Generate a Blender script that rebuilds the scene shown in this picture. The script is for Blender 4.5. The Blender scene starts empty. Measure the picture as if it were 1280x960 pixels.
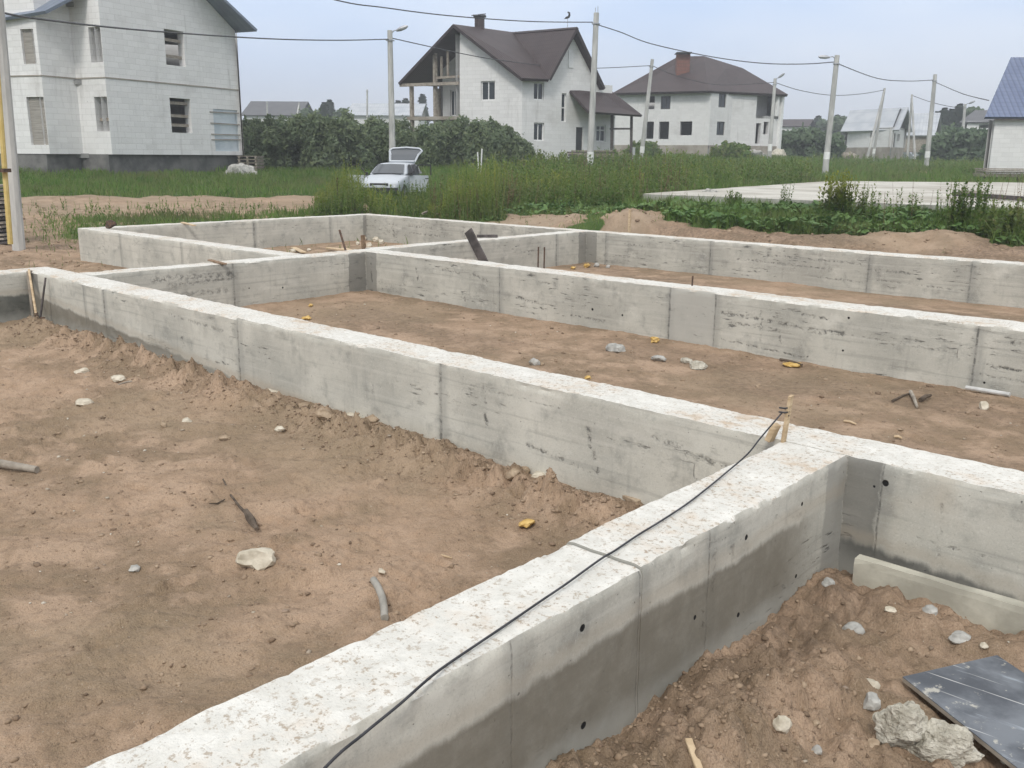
import bpy, bmesh, math, random
import numpy as np
from mathutils import Vector, Matrix
random.seed(7); RNG = np.random.default_rng(11)
SC = bpy.context.scene
COL = SC.collection
R = math.radians

# ------------------------------------------------------------------ camera
F = 1151.53; CH = 1.6
PITCH, ROLL, YAW = 0.242919, 0.007920, -0.743620
fw = np.array([math.sin(YAW)*math.cos(PITCH), math.cos(YAW)*math.cos(PITCH), -math.sin(PITCH)])
rt0 = np.array([math.cos(YAW), -math.sin(YAW), 0.0]); up0 = np.cross(rt0, fw)
rt = math.cos(ROLL)*rt0 + math.sin(ROLL)*up0
up = -math.sin(ROLL)*rt0 + math.cos(ROLL)*up0
cam = bpy.data.cameras.new('camera'); camo = bpy.data.objects.new('camera', cam); COL.objects.link(camo)
cam.sensor_width = 36; cam.lens = F/1280*36; cam.clip_start = 0.05; cam.clip_end = 5000
camo.matrix_world = Matrix(((rt[0], up[0], -fw[0], 0), (rt[1], up[1], -fw[1], 0), (rt[2], up[2], -fw[2], CH), (0, 0, 0, 1)))
SC.camera = camo

def ray(x, y):
    return (x-640)/F*rt - (y-480)/F*up + fw
def P(x, y, D):                       # point seen at that place of the picture, D metres away over ground
    d = ray(x, y); return np.array([0, 0, CH]) + d*(D/math.hypot(d[0], d[1]))
def PZ(x, y, z):                      # ... at height z
    d = ray(x, y); return np.array([0, 0, CH]) + d*((z-CH)/d[2])
def PH(x, D, z):                      # ground bearing of column x at distance D, height z
    d = ray(x, 188); k = D/math.hypot(d[0], d[1]); return np.array([d[0]*k, d[1]*k, z])
def hit(x, y, A, B):                  # on the vertical plane through A and B
    A = np.asarray(A); B = np.asarray(B); n = np.array([-(B-A)[1], (B-A)[0], 0])
    d = ray(x, y); o = np.array([0, 0, CH]); t = np.dot(A-o, n)/np.dot(d, n); return o+d*t

# ------------------------------------------------------------------ noise
def _h(ix, iy, s):
    n = (ix.astype(np.int64)*374761393 + iy.astype(np.int64)*668265263 + s*974711) & 0xffffffff
    n = ((n ^ (n >> 13))*1274126177) & 0xffffffff
    n = n ^ (n >> 16)
    return (n & 0xffff)/65535.0
def vn(x, y, s=0):
    x = np.asarray(x, float); y = np.asarray(y, float)
    ix = np.floor(x); iy = np.floor(y); fx = x-ix; fy = y-iy
    fx = fx*fx*fx*(fx*(fx*6-15)+10); fy = fy*fy*fy*(fy*(fy*6-15)+10)
    a = _h(ix, iy, s); b = _h(ix+1, iy, s); c = _h(ix, iy+1, s); d = _h(ix+1, iy+1, s)
    return (a+(b-a)*fx)*(1-fy) + (c+(d-c)*fx)*fy
def fbm(x, y, s=0, o=4, g=.5):
    r = 0; a = 1; t = 0
    ca, sa = math.cos(.6), math.sin(.6)
    for i in range(o):
        r = r + a*vn(x, y, s+i*17); t += a; a *= g
        x, y = (x*ca-y*sa)*2.03+5.2, (x*sa+y*ca)*2.03+1.3
    return r/t - .5
def sst(a, b, x):
    t = np.clip((np.asarray(x, float)-a)/(b-a), 0, 1); return t*t*(3-2*t)

# ------------------------------------------------------------------ object helpers
def tag(o, label=None, cat=None, group=None, kind=None):
    if label: o['label'] = label
    if cat: o['category'] = cat
    if group: o['group'] = group
    if kind: o['kind'] = kind
    return o
def empty(name, loc, label, cat, group=None):
    o = bpy.data.objects.new(name, None); COL.objects.link(o); o.location = Vector(loc); o.empty_display_size = .2
    return tag(o, label, cat, group)
WORLD = {}
def link(name, me, mat, parent=None, loc=None):
    o = bpy.data.objects.new(name, me); COL.objects.link(o)
    if mat: me.materials.append(mat)
    if parent is not None:
        o.parent = parent
        w = WORLD.get(parent.name)
        if w is None:
            w = Vector(parent.location); q = parent.parent
            while q is not None: w = w + Vector(q.location); q = q.parent
            WORLD[parent.name] = w
        if loc is None:                                    # mesh in world coordinates: keep it there
            o.location = -w
    if loc is not None: o.location = Vector(loc)
    return o
def npmesh(name, V, Fc, uv=None, smooth=False, attrs=None, sharp=None):
    me = bpy.data.meshes.new(name)
    V = np.asarray(V, np.float32)
    if isinstance(Fc, np.ndarray):
        k = Fc.shape[1]
        me.vertices.add(len(V)); me.vertices.foreach_set('co', V.ravel())
        me.loops.add(Fc.size); me.loops.foreach_set('vertex_index', Fc.astype(np.int32).ravel())
        me.polygons.add(len(Fc)); me.polygons.foreach_set('loop_start', np.arange(0, Fc.size, k, dtype=np.int32))
        me.update(calc_edges=True); me.validate()
    else:
        me.from_pydata([tuple(map(float, v)) for v in V], [], [list(map(int, f)) for f in Fc]); me.update()
    if smooth: me.polygons.foreach_set('use_smooth', np.ones(len(me.polygons), bool))
    if uv is not None:
        l = me.uv_layers.new(name='UVMap'); l.data.foreach_set('uv', np.asarray(uv, np.float32).ravel())
    if attrs:
        for k, a in attrs.items():
            at = me.attributes.new(k, 'FLOAT', 'POINT'); at.data.foreach_set('value', np.asarray(a, np.float32))
    if sharp: me.set_sharp_from_angle(angle=R(sharp))
    return me
class MB:
    def __init__(s): s.V = []; s.F = []; s.U = []
    def v(s, p): s.V.append(tuple(float(c) for c in p)); return len(s.V)-1
    def poly(s, pts, uv=None):
        s.F.append([s.v(p) for p in pts]); s.U.append(uv if uv is not None else [(0, 0)]*len(pts)); return s
    def box(s, c, size, rz=0., rx=0., ry=0.):
        M = Matrix.Translation(Vector(c)) @ Matrix.Rotation(rz, 4, 'Z') @ Matrix.Rotation(ry, 4, 'Y') @ Matrix.Rotation(rx, 4, 'X')
        a, b, d = size[0]/2, size[1]/2, size[2]/2
        p = [M @ Vector((x, y, z)) for z in (-d, d) for y in (-b, b) for x in (-a, a)]
        for q in ((0, 2, 3, 1), (4, 5, 7, 6), (0, 1, 5, 4), (2, 6, 7, 3), (0, 4, 6, 2), (1, 3, 7, 5)): s.poly([p[i] for i in q], [(0, 0), (1, 0), (1, 1), (0, 1)])
        return s
    def beam(s, a, b, w, h, upv=(0, 0, 1)):                 # box between two points
        a = Vector(a); b = Vector(b); d = (b-a).normalized(); x = d.cross(Vector(upv))
        if x.length < 1e-4: x = d.cross(Vector((1, 0, 0)))
        x.normalize(); z = x.cross(d)
        p = [q + x*sx*w/2 + z*sz*h/2 for q in (a, b) for sz in (-1, 1) for sx in (-1, 1)]
        L = (b-a).length
        for q in ((0, 1, 3, 2), (4, 6, 7, 5), (0, 4, 5, 1), (2, 3, 7, 6), (0, 2, 6, 4), (1, 5, 7, 3)): s.poly([p[i] for i in q], [(0, 0), (L, 0), (L, w), (0, w)])
        return s
    def tube(s, pts, r, n=8, cap=True):
        pts = [Vector(p) for p in pts]; m = len(pts)
        rr = r if isinstance(r, (list, tuple)) else [r]*m
        rings = []
        for i, p in enumerate(pts):
            d = (pts[min(i+1, m-1)]-pts[max(i-1, 0)]).normalized()
            x = d.cross(Vector((0, 0, 1)))
            if x.length < 1e-3: x = Vector((1, 0, 0))
            x.normalize(); y = d.cross(x)
            rings.append([s.v(p+(x*math.cos(2*math.pi*k/n)+y*math.sin(2*math.pi*k/n))*rr[i]) for k in range(n)])
        for i in range(m-1):
            for k in range(n):
                s.F.append([rings[i][k], rings[i][(k+1) % n], rings[i+1][(k+1) % n], rings[i+1][k]]); s.U.append([(0, 0)]*4)
        if cap:
            s.F.append(rings[0][::-1]); s.U.append([(0, 0)]*n); s.F.append(rings[-1]); s.U.append([(0, 0)]*n)
        return s
    def thick(s, pts, t):                                   # planar polygon given thickness t along its downward normal
        pts = [Vector(p) for p in pts]
        n = Vector((0, 0, 0))
        for i in range(len(pts)): n += pts[i].cross(pts[(i+1) % len(pts)])
        n.normalize()
        if n.z < 0: pts = pts[::-1]; n = -n
        hx = Vector((0, 0, 1)).cross(n); hx = hx.normalized() if hx.length > 1e-3 else Vector((1, 0, 0)); hy = n.cross(hx)
        uv = [(p.dot(hx), p.dot(hy)) for p in pts]
        lo = [p-n*t for p in pts]
        s.poly(pts, uv); s.poly(lo[::-1], uv[::-1])
        for i in range(len(pts)):
            j = (i+1) % len(pts); s.poly([pts[i], lo[i], lo[j], pts[j]])
        return s
    def build(s, name, mat, parent=None, loc=None, smooth=False, sharp=None, bevel=0):
        me = bpy.data.meshes.new(name); me.from_pydata(s.V, [], s.F); me.update()
        l = me.uv_layers.new(name='UVMap'); l.data.foreach_set('uv', np.array([c for f in s.U for q in f for c in q], np.float32))
        if smooth:
            me.polygons.foreach_set('use_smooth', np.ones(len(me.polygons), bool))
            me.set_sharp_from_angle(angle=R(sharp or 40))
        if bevel:
            bm = bmesh.new(); bm.from_mesh(me); bmesh.ops.remove_doubles(bm, verts=bm.verts, dist=1e-5)
            bmesh.ops.bevel(bm, geom=bm.edges, offset=bevel, segments=1, affect='EDGES'); bm.to_mesh(me); bm.free()
        return link(name, me, mat, parent, loc)

# ------------------------------------------------------------------ materials
class NT:
    def __init__(s, name):
        s.m = bpy.data.materials.new(name); s.m.use_nodes = True; s.t = s.m.node_tree; s.t.nodes.clear()
        s.out = s.t.nodes.new('ShaderNodeOutputMaterial'); s.b = s.t.nodes.new('ShaderNodeBsdfPrincipled')
        s.t.links.new(s.b.outputs[0], s.out.inputs[0]); s.b.inputs['Roughness'].default_value = .85
        s.b.inputs['Specular IOR Level'].default_value = .3
    def n(s, ty, **kw):
        q = s.t.nodes.new(ty)
        for k, v in kw.items(): setattr(q, k, v)
        return q
    def set(s, sock, v):
        if hasattr(v, 'node'): s.t.links.new(v, sock)
        elif isinstance(v, (tuple, list)) and len(v) == 3 and len(sock.default_value) == 4: sock.default_value = (*v, 1)
        else: sock.default_value = v
    def math(s, op, a, b=0., c=0., clamp=False):
        q = s.n('ShaderNodeMath', operation=op, use_clamp=clamp); s.set(q.inputs[0], a); s.set(q.inputs[1], b); s.set(q.inputs[2], c); return q.outputs[0]
    def mr(s, v, a, b, c=0., d=1., smooth=True):
        q = s.n('ShaderNodeMapRange', interpolation_type='SMOOTHSTEP' if smooth else 'LINEAR'); q.clamp = True
        for i, x in zip((0, 1, 2, 3, 4), (v, a, b, c, d)): s.set(q.inputs[i], x)
        return q.outputs[0]
    def mix(s, f, a, b, mode='MIX'):
        q = s.n('ShaderNodeMix', data_type='RGBA', blend_type=mode); s.set(q.inputs[0], f); s.set(q.inputs[6], a); s.set(q.inputs[7], b); return q.outputs[2]
    def noise(s, vec, scale, detail=4, rough=.55, dist=0.):
        q = s.n('ShaderNodeTexNoise'); s.set(q.inputs['Scale'], scale); s.set(q.inputs['Detail'], detail); s.set(q.inputs['Roughness'], rough); s.set(q.inputs['Distortion'], dist)
        if vec is not None: s.t.links.new(vec, q.inputs['Vector'])
        return q.outputs[0]
    def comb(s, x, y, z):
        q = s.n('ShaderNodeCombineXYZ'); s.set(q.inputs[0], x); s.set(q.inputs[1], y); s.set(q.inputs[2], z); return q.outputs[0]
    def pos(s):
        g = s.n('ShaderNodeNewGeometry'); q = s.n('ShaderNodeSeparateXYZ'); s.t.links.new(g.outputs['Position'], q.inputs[0])
        return g.outputs['Position'], q.outputs[0], q.outputs[1], q.outputs[2], g
    def obj(s): return s.n('ShaderNodeTexCoord').outputs['Object']
    def uv(s): return s.n('ShaderNodeTexCoord').outputs['UV']
    def bump(s, h, st, dist=.01, prev=None):
        q = s.n('ShaderNodeBump'); s.set(q.inputs['Strength'], st); s.set(q.inputs['Distance'], dist); s.t.links.new(h, q.inputs['Height'])
        if prev is not None: s.t.links.new(prev, q.inputs['Normal'])
        return q.outputs[0]
    def col(s, c): s.set(s.b.inputs['Base Color'], c)
    def nrm(s, c): s.t.links.new(c, s.b.inputs['Normal'])

def simple(name, c1, c2, scale=6, rough=.8, bump=.3, metal=0., obj=True, dist=.01, spec=.3, stretch=None):
    n = NT(name); v = n.obj() if obj else n.pos()[0]
    if stretch:
        q = n.n('ShaderNodeMapping'); n.t.links.new(v, q.inputs['Vector']); q.inputs['Scale'].default_value = stretch; v = q.outputs[0]
    f = n.noise(v, scale, 5, .6); n.col(n.mix(n.mr(f, .35, .65), c1, c2)); n.b.inputs['Roughness'].default_value = rough
    n.b.inputs['Metallic'].default_value = metal; n.b.inputs['Specular IOR Level'].default_value = spec
    if bump: n.nrm(n.bump(n.noise(v, scale*4, 4), bump, dist))
    return n.m

def concrete(name, axis, seams=(), holes=(), wet=None, strips=(), hc=.5, dark=1., warm=0., marks=()):
    n = NT(name); pos, X, Y, Z, g = n.pos()
    u = X if axis == 'x' else Y
    sg = n.n('ShaderNodeSeparateXYZ'); n.t.links.new(g.outputs['Normal'], sg.inputs[0])
    top = n.mr(sg.outputs[2], .45, .8)
    v2 = n.comb(u, 0., Z); k = dark
    big = n.noise(v2, .9, 4, .6); mid = n.noise(v2, 4.5, 5, .65)
    c = n.mix(n.mr(big, .35, .65), (.42*k, .408*k, .358*k), (.58*k, .56*k, .49*k))
    c = n.mix(n.mr(mid, .50, .72, 0, .55), c, (.21*k, .21*k, .19*k))
    c = n.mix(n.mr(n.noise(v2, 20., 5, .7), .55, .75, 0, .45), c, (.22, .215, .19))
    c = n.mix(n.mr(n.noise(pos, 120., 4, .75), .5, .68, 0, .35), c, (.24, .235, .21)); c = n.mix(n.mr(n.noise(pos, 75., 4, .7), .52, .7, 0, .35), c, (.66, .645, .59))
    if warm: c = n.mix(n.mr(n.noise(v2, 1.7, 4, .6), .5, .7, 0, warm), c, (.40, .33, .245))
    vs = n.noise(n.comb(n.math('MULTIPLY', u, 11.), 0., n.math('MULTIPLY', Z, 1.1)), 1., 4, .6)
    c = n.mix(n.mr(vs, .55, .76, 0, .38), c, (.24*k, .238*k, .218*k))
    hs = n.noise(n.comb(n.math('MULTIPLY', u, .7), 0., n.math('MULTIPLY', Z, 24.)), 1., 3, .5)
    c = n.mix(n.mr(hs, .56, .68, 0, .34), c, (.25*k, .245*k, .22*k)); c = n.mix(n.mr(hs, .45, .33, 0, .25), c, (.60, .58, .52))
    lite = n.noise(n.comb(n.math('MULTIPLY', u, 2.2), 3., n.math('MULTIPLY', Z, 4.)), 1., 5, .7)
    c = n.mix(n.mr(lite, .54, .72, 0, .65), c, (.60, .58, .515))
    # bug holes and honeycombing
    msk = n.mr(n.noise(n.comb(n.math('MULTIPLY', u, .8), 7., n.math('MULTIPLY', Z, 2.6)), 1., 2, .5), .62-.22*hc, .72-.22*hc)
    hcn = n.noise(n.comb(n.math('MULTIPLY', u, 5.), 0., n.math('MULTIPLY', Z, 26.)), 1., 5, .7)
    hcf = n.math('MULTIPLY', n.mr(hcn, .56, .66), msk)
    bh = n.mr(n.noise(v2, 42., 2, .5), .70, .76)
    vb = n.noise(n.comb(n.math('MULTIPLY', u, 24.), 4., n.math('MULTIPLY', Z, 4.)), 1., 3, .6)
    vbf = n.math('MULTIPLY', n.mr(vb, .70, .78), n.mr(n.noise(v2, 1.3, 2), .45, .6))
    pit = n.math('MAXIMUM', n.math('MAXIMUM', n.math('MULTIPLY', hcf, .8), n.math('MULTIPLY', bh, .7)), n.math('MULTIPLY', vbf, .75))
    wob = n.math('MULTIPLY', n.math('SUBTRACT', n.noise(v2, 7., 6, .7), .5), .11)
    brk = n.mr(n.noise(v2, 16., 5, .7), .46, .60)
    uw = n.math('ADD', u, wob)
    zw = n.math('ADD', Z, wob)
    for (sx, w, st) in seams:
        d = n.math('ABSOLUTE', n.math('SUBTRACT', n.math('ADD', u, n.math('MULTIPLY', wob, .25)), sx))
        pit = n.math('MAXIMUM', pit, n.math('MULTIPLY', n.math('MULTIPLY', n.mr(d, w*.8, w*.1), n.mr(brk, 0, 1, .35, 1.)), st*.8))
        c = n.mix(n.mr(n.math('ABSOLUTE', n.math('SUBTRACT', uw, sx+.02)), .09, .02, 0, .35), c, (.2, .2, .185))
    for (u0, z0, u1, z1, w, st) in marks:                   # cracks and joint lines of the shuttering
        dx, dz = u1-u0, z1-z0; L = dx*dx+dz*dz
        t = n.math('ADD', n.math('MULTIPLY', n.math('SUBTRACT', u, u0), dx/L), n.math('MULTIPLY', n.math('SUBTRACT', Z, z0), dz/L), clamp=True)
        ex = n.math('SUBTRACT', uw, n.math('ADD', n.math('MULTIPLY', t, dx), u0)); ez = n.math('SUBTRACT', zw, n.math('ADD', n.math('MULTIPLY', t, dz), z0))
        d = n.math('SQRT', n.math('ADD', n.math('MULTIPLY', ex, ex), n.math('MULTIPLY', ez, ez)))
        pit = n.math('MAXIMUM', pit, n.math('MULTIPLY', n.math('MULTIPLY', n.mr(d, w*1.5, w*.1), brk), st))
    for (u0, u1, c0) in strips:
        f = n.math('MULTIPLY', n.mr(uw, u0-.01, u0+.01), n.mr(uw, u1+.01, u1-.01))
        c = n.mix(n.math('MULTIPLY', f, .75), c, (c0*1.03, c0, c0*.9))
    c = n.mix(pit, c, (.055, .056, .052))
    rough = .85
    if wet:
        z0, dz, u0, u1, wc = wet
        wn = n.math('MULTIPLY', n.math('SUBTRACT', n.noise(v2, 3., 6, .6), .5), .11)
        drp = n.math('MULTIPLY', n.math('SUBTRACT', n.noise(n.comb(n.math('MULTIPLY', u, 9.), 2., n.math('MULTIPLY', Z, .7)), 1., 5, .65), .5), .085)
        line = n.math('ADD', n.math('ADD', n.math('ADD', Z, wn), drp), n.math('MULTIPLY', n.math('SUBTRACT', u, u0), dz))
        f = n.math('MULTIPLY', n.mr(line, z0+.022, z0-.022), n.math('MULTIPLY', n.mr(u, u0-.25, u0+.1), n.mr(u, u1+.3, u1-.3)))
        f2 = n.math('MULTIPLY', f, n.mr(n.noise(v2, 6., 6, .7), .3, .6, .84, 1.))
        eff = n.mr(n.math('ADD', Z, wn), -.50, -.66, 0, .65)
        edge = n.math('MULTIPLY', n.mr(n.math('ABSOLUTE', n.math('SUBTRACT', line, z0+.05)), .07, .0), .35)
        c = n.mix(edge, c, (.40, .34, .26))
        c = n.mix(f2, c, n.mix(.88, c, wc))
        c = n.mix(n.math('MULTIPLY', f, eff), c, (.36, .36, .33))
    for (hu, hz, r) in holes:
        a = n.math('SUBTRACT', u, hu); b = n.math('SUBTRACT', Z, hz)
        d = n.math('SQRT', n.math('ADD', n.math('MULTIPLY', a, a), n.math('MULTIPLY', b, b)))
        hf = n.mr(n.math('ADD', d, n.math('MULTIPLY', wob, .15)), r, r*.75); c = n.mix(hf, c, (.012, .012, .012)); pit = n.math('MAXIMUM', pit, hf)
    # top: pale laitance, dust, grit
    t1 = n.noise(pos, 1.6, 5, .62); t2 = n.noise(pos, 9., 5, .65); t3 = n.noise(pos, 45., 3, .6)
    ct = n.mix(n.mr(t2, .35, .65), (.585, .57, .52), (.68, .665, .615))
    dust = n.math('MULTIPLY', n.mr(t1, .45, .66), n.mr(t2, .40, .62)); ct = n.mix(n.math('MULTIPLY', dust, .85), ct, (.47, .36, .25))
    ct = n.mix(n.math('MULTIPLY', n.mr(n.noise(pos, 34., 5, .75), .53, .62), n.mr(t1, .34, .56, .35, .95)), ct, (.34, .275, .205))
    ct = n.mix(n.mr(n.noise(pos, 70., 3, .6), .63, .70, 0, .65), ct, (.25, .225, .185))
    flk = n.noise(n.comb(n.math('MULTIPLY', X, 14. if axis == 'x' else 38.), n.math('MULTIPLY', Y, 38. if axis == 'x' else 14.), 0.), 1., 3, .6)
    ct = n.mix(n.math('MULTIPLY', n.mr(flk, .63, .69, 0, .75), n.mr(t1, .36, .6, .15, .8)), ct, (.37, .325, .26))
    c = n.mix(top, c, ct); n.col(c)
    hgt = n.math('SUBTRACT', n.math('ADD', n.math('MULTIPLY', mid, .25), n.math('MULTIPLY', t3, n.math('MULTIPLY', top, 1.1))), n.math('MULTIPLY', pit, n.math('SUBTRACT', 1., top)))
    b1 = n.bump(hgt, .55, .012); b2 = n.bump(n.noise(pos, 160., 3, .6), .25, .003, b1); n.nrm(b2)
    n.b.inputs['Roughness'].default_value = rough
    return n.m

def dirt(name, grassy=False, track=False):
    n = NT(name); pos, X, Y, Z, g = n.pos()
    p2 = n.comb(X, Y, 0.)
    a = n.noise(p2, .55, 4, .6); b = n.noise(p2, 2.3, 5, .6); c5 = n.noise(p2, 14., 5, .65); d = n.noise(p2, 70., 3, .6)
    c = n.mix(n.mr(a, .38, .62), (.268, .193, .126), (.40, .280, .190))
    c = n.mix(n.mr(b, .46, .62, 0, .9), c, (.465, .332, .232))
    c = n.mix(n.mr(b, .47, .34, 0, .6), c, (.24, .178, .114))
    c = n.mix(n.mr(n.noise(p2, .40, 3), .5, .62, 0, .6), c, (.305, .232, .153))
    c = n.mix(n.mr(c5, .5, .72, 0, .5), c, (.16, .113, .078)); c = n.mix(n.mr(c5, .48, .32, 0, .35), c, (.40, .30, .215))
    c = n.mix(n.mr(n.noise(p2, 26., 4, .6), .62, .72, 0, .6), c, (.12, .088, .062))
    c = n.mix(n.mr(d, .66, .72, 0, .6), c, (.52, .47, .40)); hfq = n.noise(p2, 130., 4, .75); c = n.mix(n.mr(hfq, .50, .66, 0, .5), c, (.13, .10, .072)); c = n.mix(n.mr(hfq, .48, .34, 0, .4), c, (.46, .37, .275))
    at = n.n('ShaderNodeAttribute'); at.attribute_name = 'damp'; c = n.mix(n.math('MULTIPLY', at.outputs['Fac'], n.mr(c5, .35, .6, .25, .6)), c, (.14, .103, .074))
    ad = n.n('ShaderNodeAttribute'); ad.attribute_name = 'sandy'; c = n.mix(n.math('MULTIPLY', ad.outputs['Fac'], n.mr(b, .3, .6, .4, .9)), c, n.mix(c5, (.27, .205, .145), (.44, .345, .25)))
    ag = n.n('ShaderNodeAttribute'); ag.attribute_name = 'grass'
    gcol = n.mix(n.mr(n.noise(p2, .8, 5, .6), .35, .65), (.048, .088, .020), (.085, .125, .036))
    gcol = n.mix(n.mr(n.noise(p2, 4.5, 4, .6), .5, .75, 0, .7), gcol, (.115, .10, .050))
    c = n.mix(n.mr(n.math('ADD', ag.outputs['Fac'], n.math('MULTIPLY', n.math('SUBTRACT', n.noise(p2, 2.5, 5, .65), .5), .7)), .42, .6), c, gcol)
    n.col(c); n.b.inputs['Roughness'].default_value = .95; n.b.inputs['Specular IOR Level'].default_value = .12
    b1 = n.bump(c5, .8, .05); b2 = n.bump(n.noise(p2, 45., 5, .7), .75, .02, b1); n.nrm(n.bump(n.noise(p2, 190., 3, .6), .4, .005, b2))
    return n.m

def block(name, dark=1., gap=.55, w=.6, h=.25, mort=(.62, .615, .60), warm=0.):
    n = NT(name); uv = n.uv()
    q = n.n('ShaderNodeTexBrick'); n.t.links.new(uv, q.inputs['Vector']); q.offset = .37
    n.set(q.inputs['Color1'], (.78*dark, .775*dark, .76*dark)); n.set(q.inputs['Color2'], (.70*dark, .695*dark, .68*dark)); n.set(q.inputs['Mortar'], mort)
    q.inputs['Scale'].default_value = 1.; q.inputs['Mortar Size'].default_value = .011; q.inputs['Mortar Smooth'].default_value = .3
    q.inputs['Brick Width'].default_value = w; q.inputs['Row Height'].default_value = h; q.inputs['Bias'].default_value = -.2
    c = q.outputs['Color']
    l = n.noise(uv, .35, 5, .65); c = n.mix(n.mr(l, .5, .72, 0, .55), c, (.50*dark, .485*dark, .46*dark))
    st = n.n('ShaderNodeMapping'); n.t.links.new(uv, st.inputs[0]); st.inputs['Scale'].default_value = (1.6, .22, 1)
    c = n.mix(n.mr(n.noise(st.outputs[0], 1.5, 4, .6), .56, .75, 0, .5), c, (.47*dark, .46*dark, .44*dark))
    c = n.mix(n.mr(n.noise(uv, 2.5, 5, .7), .48, .72, 0, .4), c, (.80*dark, .79*dark, .77*dark))
    # broken corners and unfilled joints
    m2 = n.n('ShaderNodeMapping'); n.t.links.new(uv, m2.inputs[0]); m2.inputs['Scale'].default_value = (5., 1.9, 1)
    ch = n.math('MULTIPLY', n.mr(n.noise(m2.outputs[0], 1.6, 2), .70, .75), n.mr(n.noise(uv, .42, 2), .55, .65))
    c = n.mix(n.math('MULTIPLY', ch, gap), c, (.10, .095, .09))
    n.col(c); n.b.inputs['Roughness'].default_value = .92
    n.nrm(n.bump(n.math('ADD', n.math('MULTIPLY', q.outputs['Fac'], -1.), n.noise(uv, 9., 3)), .5, .012)); return n.m

def leafmat(name, cols, trans=.25, rough=.6, attr=None, tip=None, dry=0.):
    n = NT(name); g = n.n('ShaderNodeNewGeometry')
    r = n.n('ShaderNodeValToRGB'); e = r.color_ramp.elements
    while len(e) < len(cols): e.new(.5)
    for i, c in enumerate(cols): e[i].position = i/(len(cols)-1); e[i].color = (*c, 1)
    n.t.links.new(g.outputs['Random Per Island'], r.inputs[0]); c = r.outputs[0]
    pn = n.noise(g.outputs['Position'], .9, 3); c = n.mix(n.mr(n.noise(g.outputs['Position'], .16, 4, .6), .42, .68, 0, .55), c, tuple(x*.72 for x in cols[0]))
    if tip is None: c = n.mix(n.mr(pn, .38, .66, .0, .5), c, cols[-1])
    if dry: c = n.mix(n.math('MULTIPLY', n.mr(n.noise(g.outputs['Position'], .33, 4, .65), .52, .66), dry), c, (.21, .175, .095))
    if tip is not None:
        at = n.n('ShaderNodeAttribute'); at.attribute_name = 'tip'; c = n.mix(at.outputs['Fac'], c, tip)
    n.col(c); n.b.inputs['Roughness'].default_value = rough; n.b.inputs['Specular IOR Level'].default_value = .25
    tr = n.n('ShaderNodeBsdfTranslucent'); n.t.links.new(c, tr.inputs[0]); ms = n.n('ShaderNodeMixShader'); ms.inputs[0].default_value = trans
    n.t.links.new(n.b.outputs[0], ms.inputs[1]); n.t.links.new(tr.outputs[0], ms.inputs[2]); n.t.links.new(ms.outputs[0], n.out.inputs[0]); return n.m

def roofmat(name, c1, c2, rowh=.35, colw=.18, rough=.55, bump=.6, line=.5):
    n = NT(name); uv = n.uv(); s = n.n('ShaderNodeSeparateXYZ'); n.t.links.new(uv, s.inputs[0])
    f = n.noise(uv, .7, 5, .65); c = n.mix(n.mr(f, .35, .65), c1, c2)
    fy = n.math('FRACT', n.math('DIVIDE', s.outputs[1], rowh)); sx = n.math('SINE', n.math('MULTIPLY', s.outputs[0], 2*math.pi/colw))
    ln = n.mr(fy, .16, .0); c = n.mix(n.math('MULTIPLY', ln, line), c, tuple(x*.35 for x in c1))
    c = n.mix(n.math('MULTIPLY', n.mr(sx, -.35, -1.), line*.8), c, tuple(x*.5 for x in c1))
    n.col(c); n.b.inputs['Roughness'].default_value = rough; n.b.inputs['Specular IOR Level'].default_value = .4
    n.nrm(n.bump(n.math('ADD', n.math('MULTIPLY', sx, .5), n.math('MULTIPLY', fy, .8)), bump, .03)); return n.m

def glassmat(name, c=(.02, .025, .03), rough=.08):
    n = NT(name); n.col(n.mix(n.noise(n.pos()[0], .6, 2), c, tuple(x*2.2 for x in c))); n.b.inputs['Roughness'].default_value = rough; n.b.inputs['Specular IOR Level'].default_value = .55; return n.m

M = {}
M['dirt'] = dirt('soil')
M['wood_pale'] = simple('pale_wood', (.42, .31, .19), (.60, .47, .31), 5, .85, .5, stretch=(1, 1, 6))
M['wood_grey'] = simple('weathered_wood', (.22, .19, .155), (.36, .32, .265), 6, .9, .6)
M['wood_dark'] = simple('dark_wood', (.055, .048, .045), (.115, .10, .095), 7, .85, .5)
M['wood_brown'] = simple('brown_wood', (.15, .095, .055), (.28, .19, .12), 7, .9, .5)
M['bark'] = simple('bark', (.06, .045, .032), (.13, .10, .075), 8, .95, .7)
M['stone'] = simple('limestone', (.42, .375, .29), (.62, .565, .46), 9, .9, .8)
M['stone_grey'] = simple('grey_stone', (.28, .275, .255), (.46, .45, .415), 11, .9, .8)
M['stone_tan'] = simple('tan_clod', (.26, .19, .125), (.42, .33, .235), 10, .95, .9)
M['rubble'] = simple('concrete_rubble', (.40, .37, .30), (.62, .585, .495), 14, .95, 1., dist=.03)
M['foam'] = simple('mounting_foam', (.44, .27, .07), (.62, .43, .16), 12, .8, .8)
M['cable'] = simple('black_cable', (.025, .026, .03), (.05, .05, .055), 9, .55, .1)
M['steel'] = simple('rusty_steel', (.05, .036, .028), (.12, .07, .045), 20, .8, .4)
M['hose'] = simple('grey_hose', (.20, .19, .165), (.33, .31, .27), 8, .6, .2)
M['pipe'] = simple('pale_pipe', (.42, .42, .40), (.58, .58, .56), 5, .5, .1)
M['pole'] = simple('pole_concrete', (.36, .36, .345), (.52, .515, .49), 3, .9, .4, stretch=(1, 1, .25))
M['whitepaint'] = simple('white_paint', (.70, .70, .68), (.80, .80, .78), 5, .7, .1)
M['yellow'] = simple('yellow_paint', (.50, .37, .12), (.60, .47, .19), 5, .55, .1)
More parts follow.
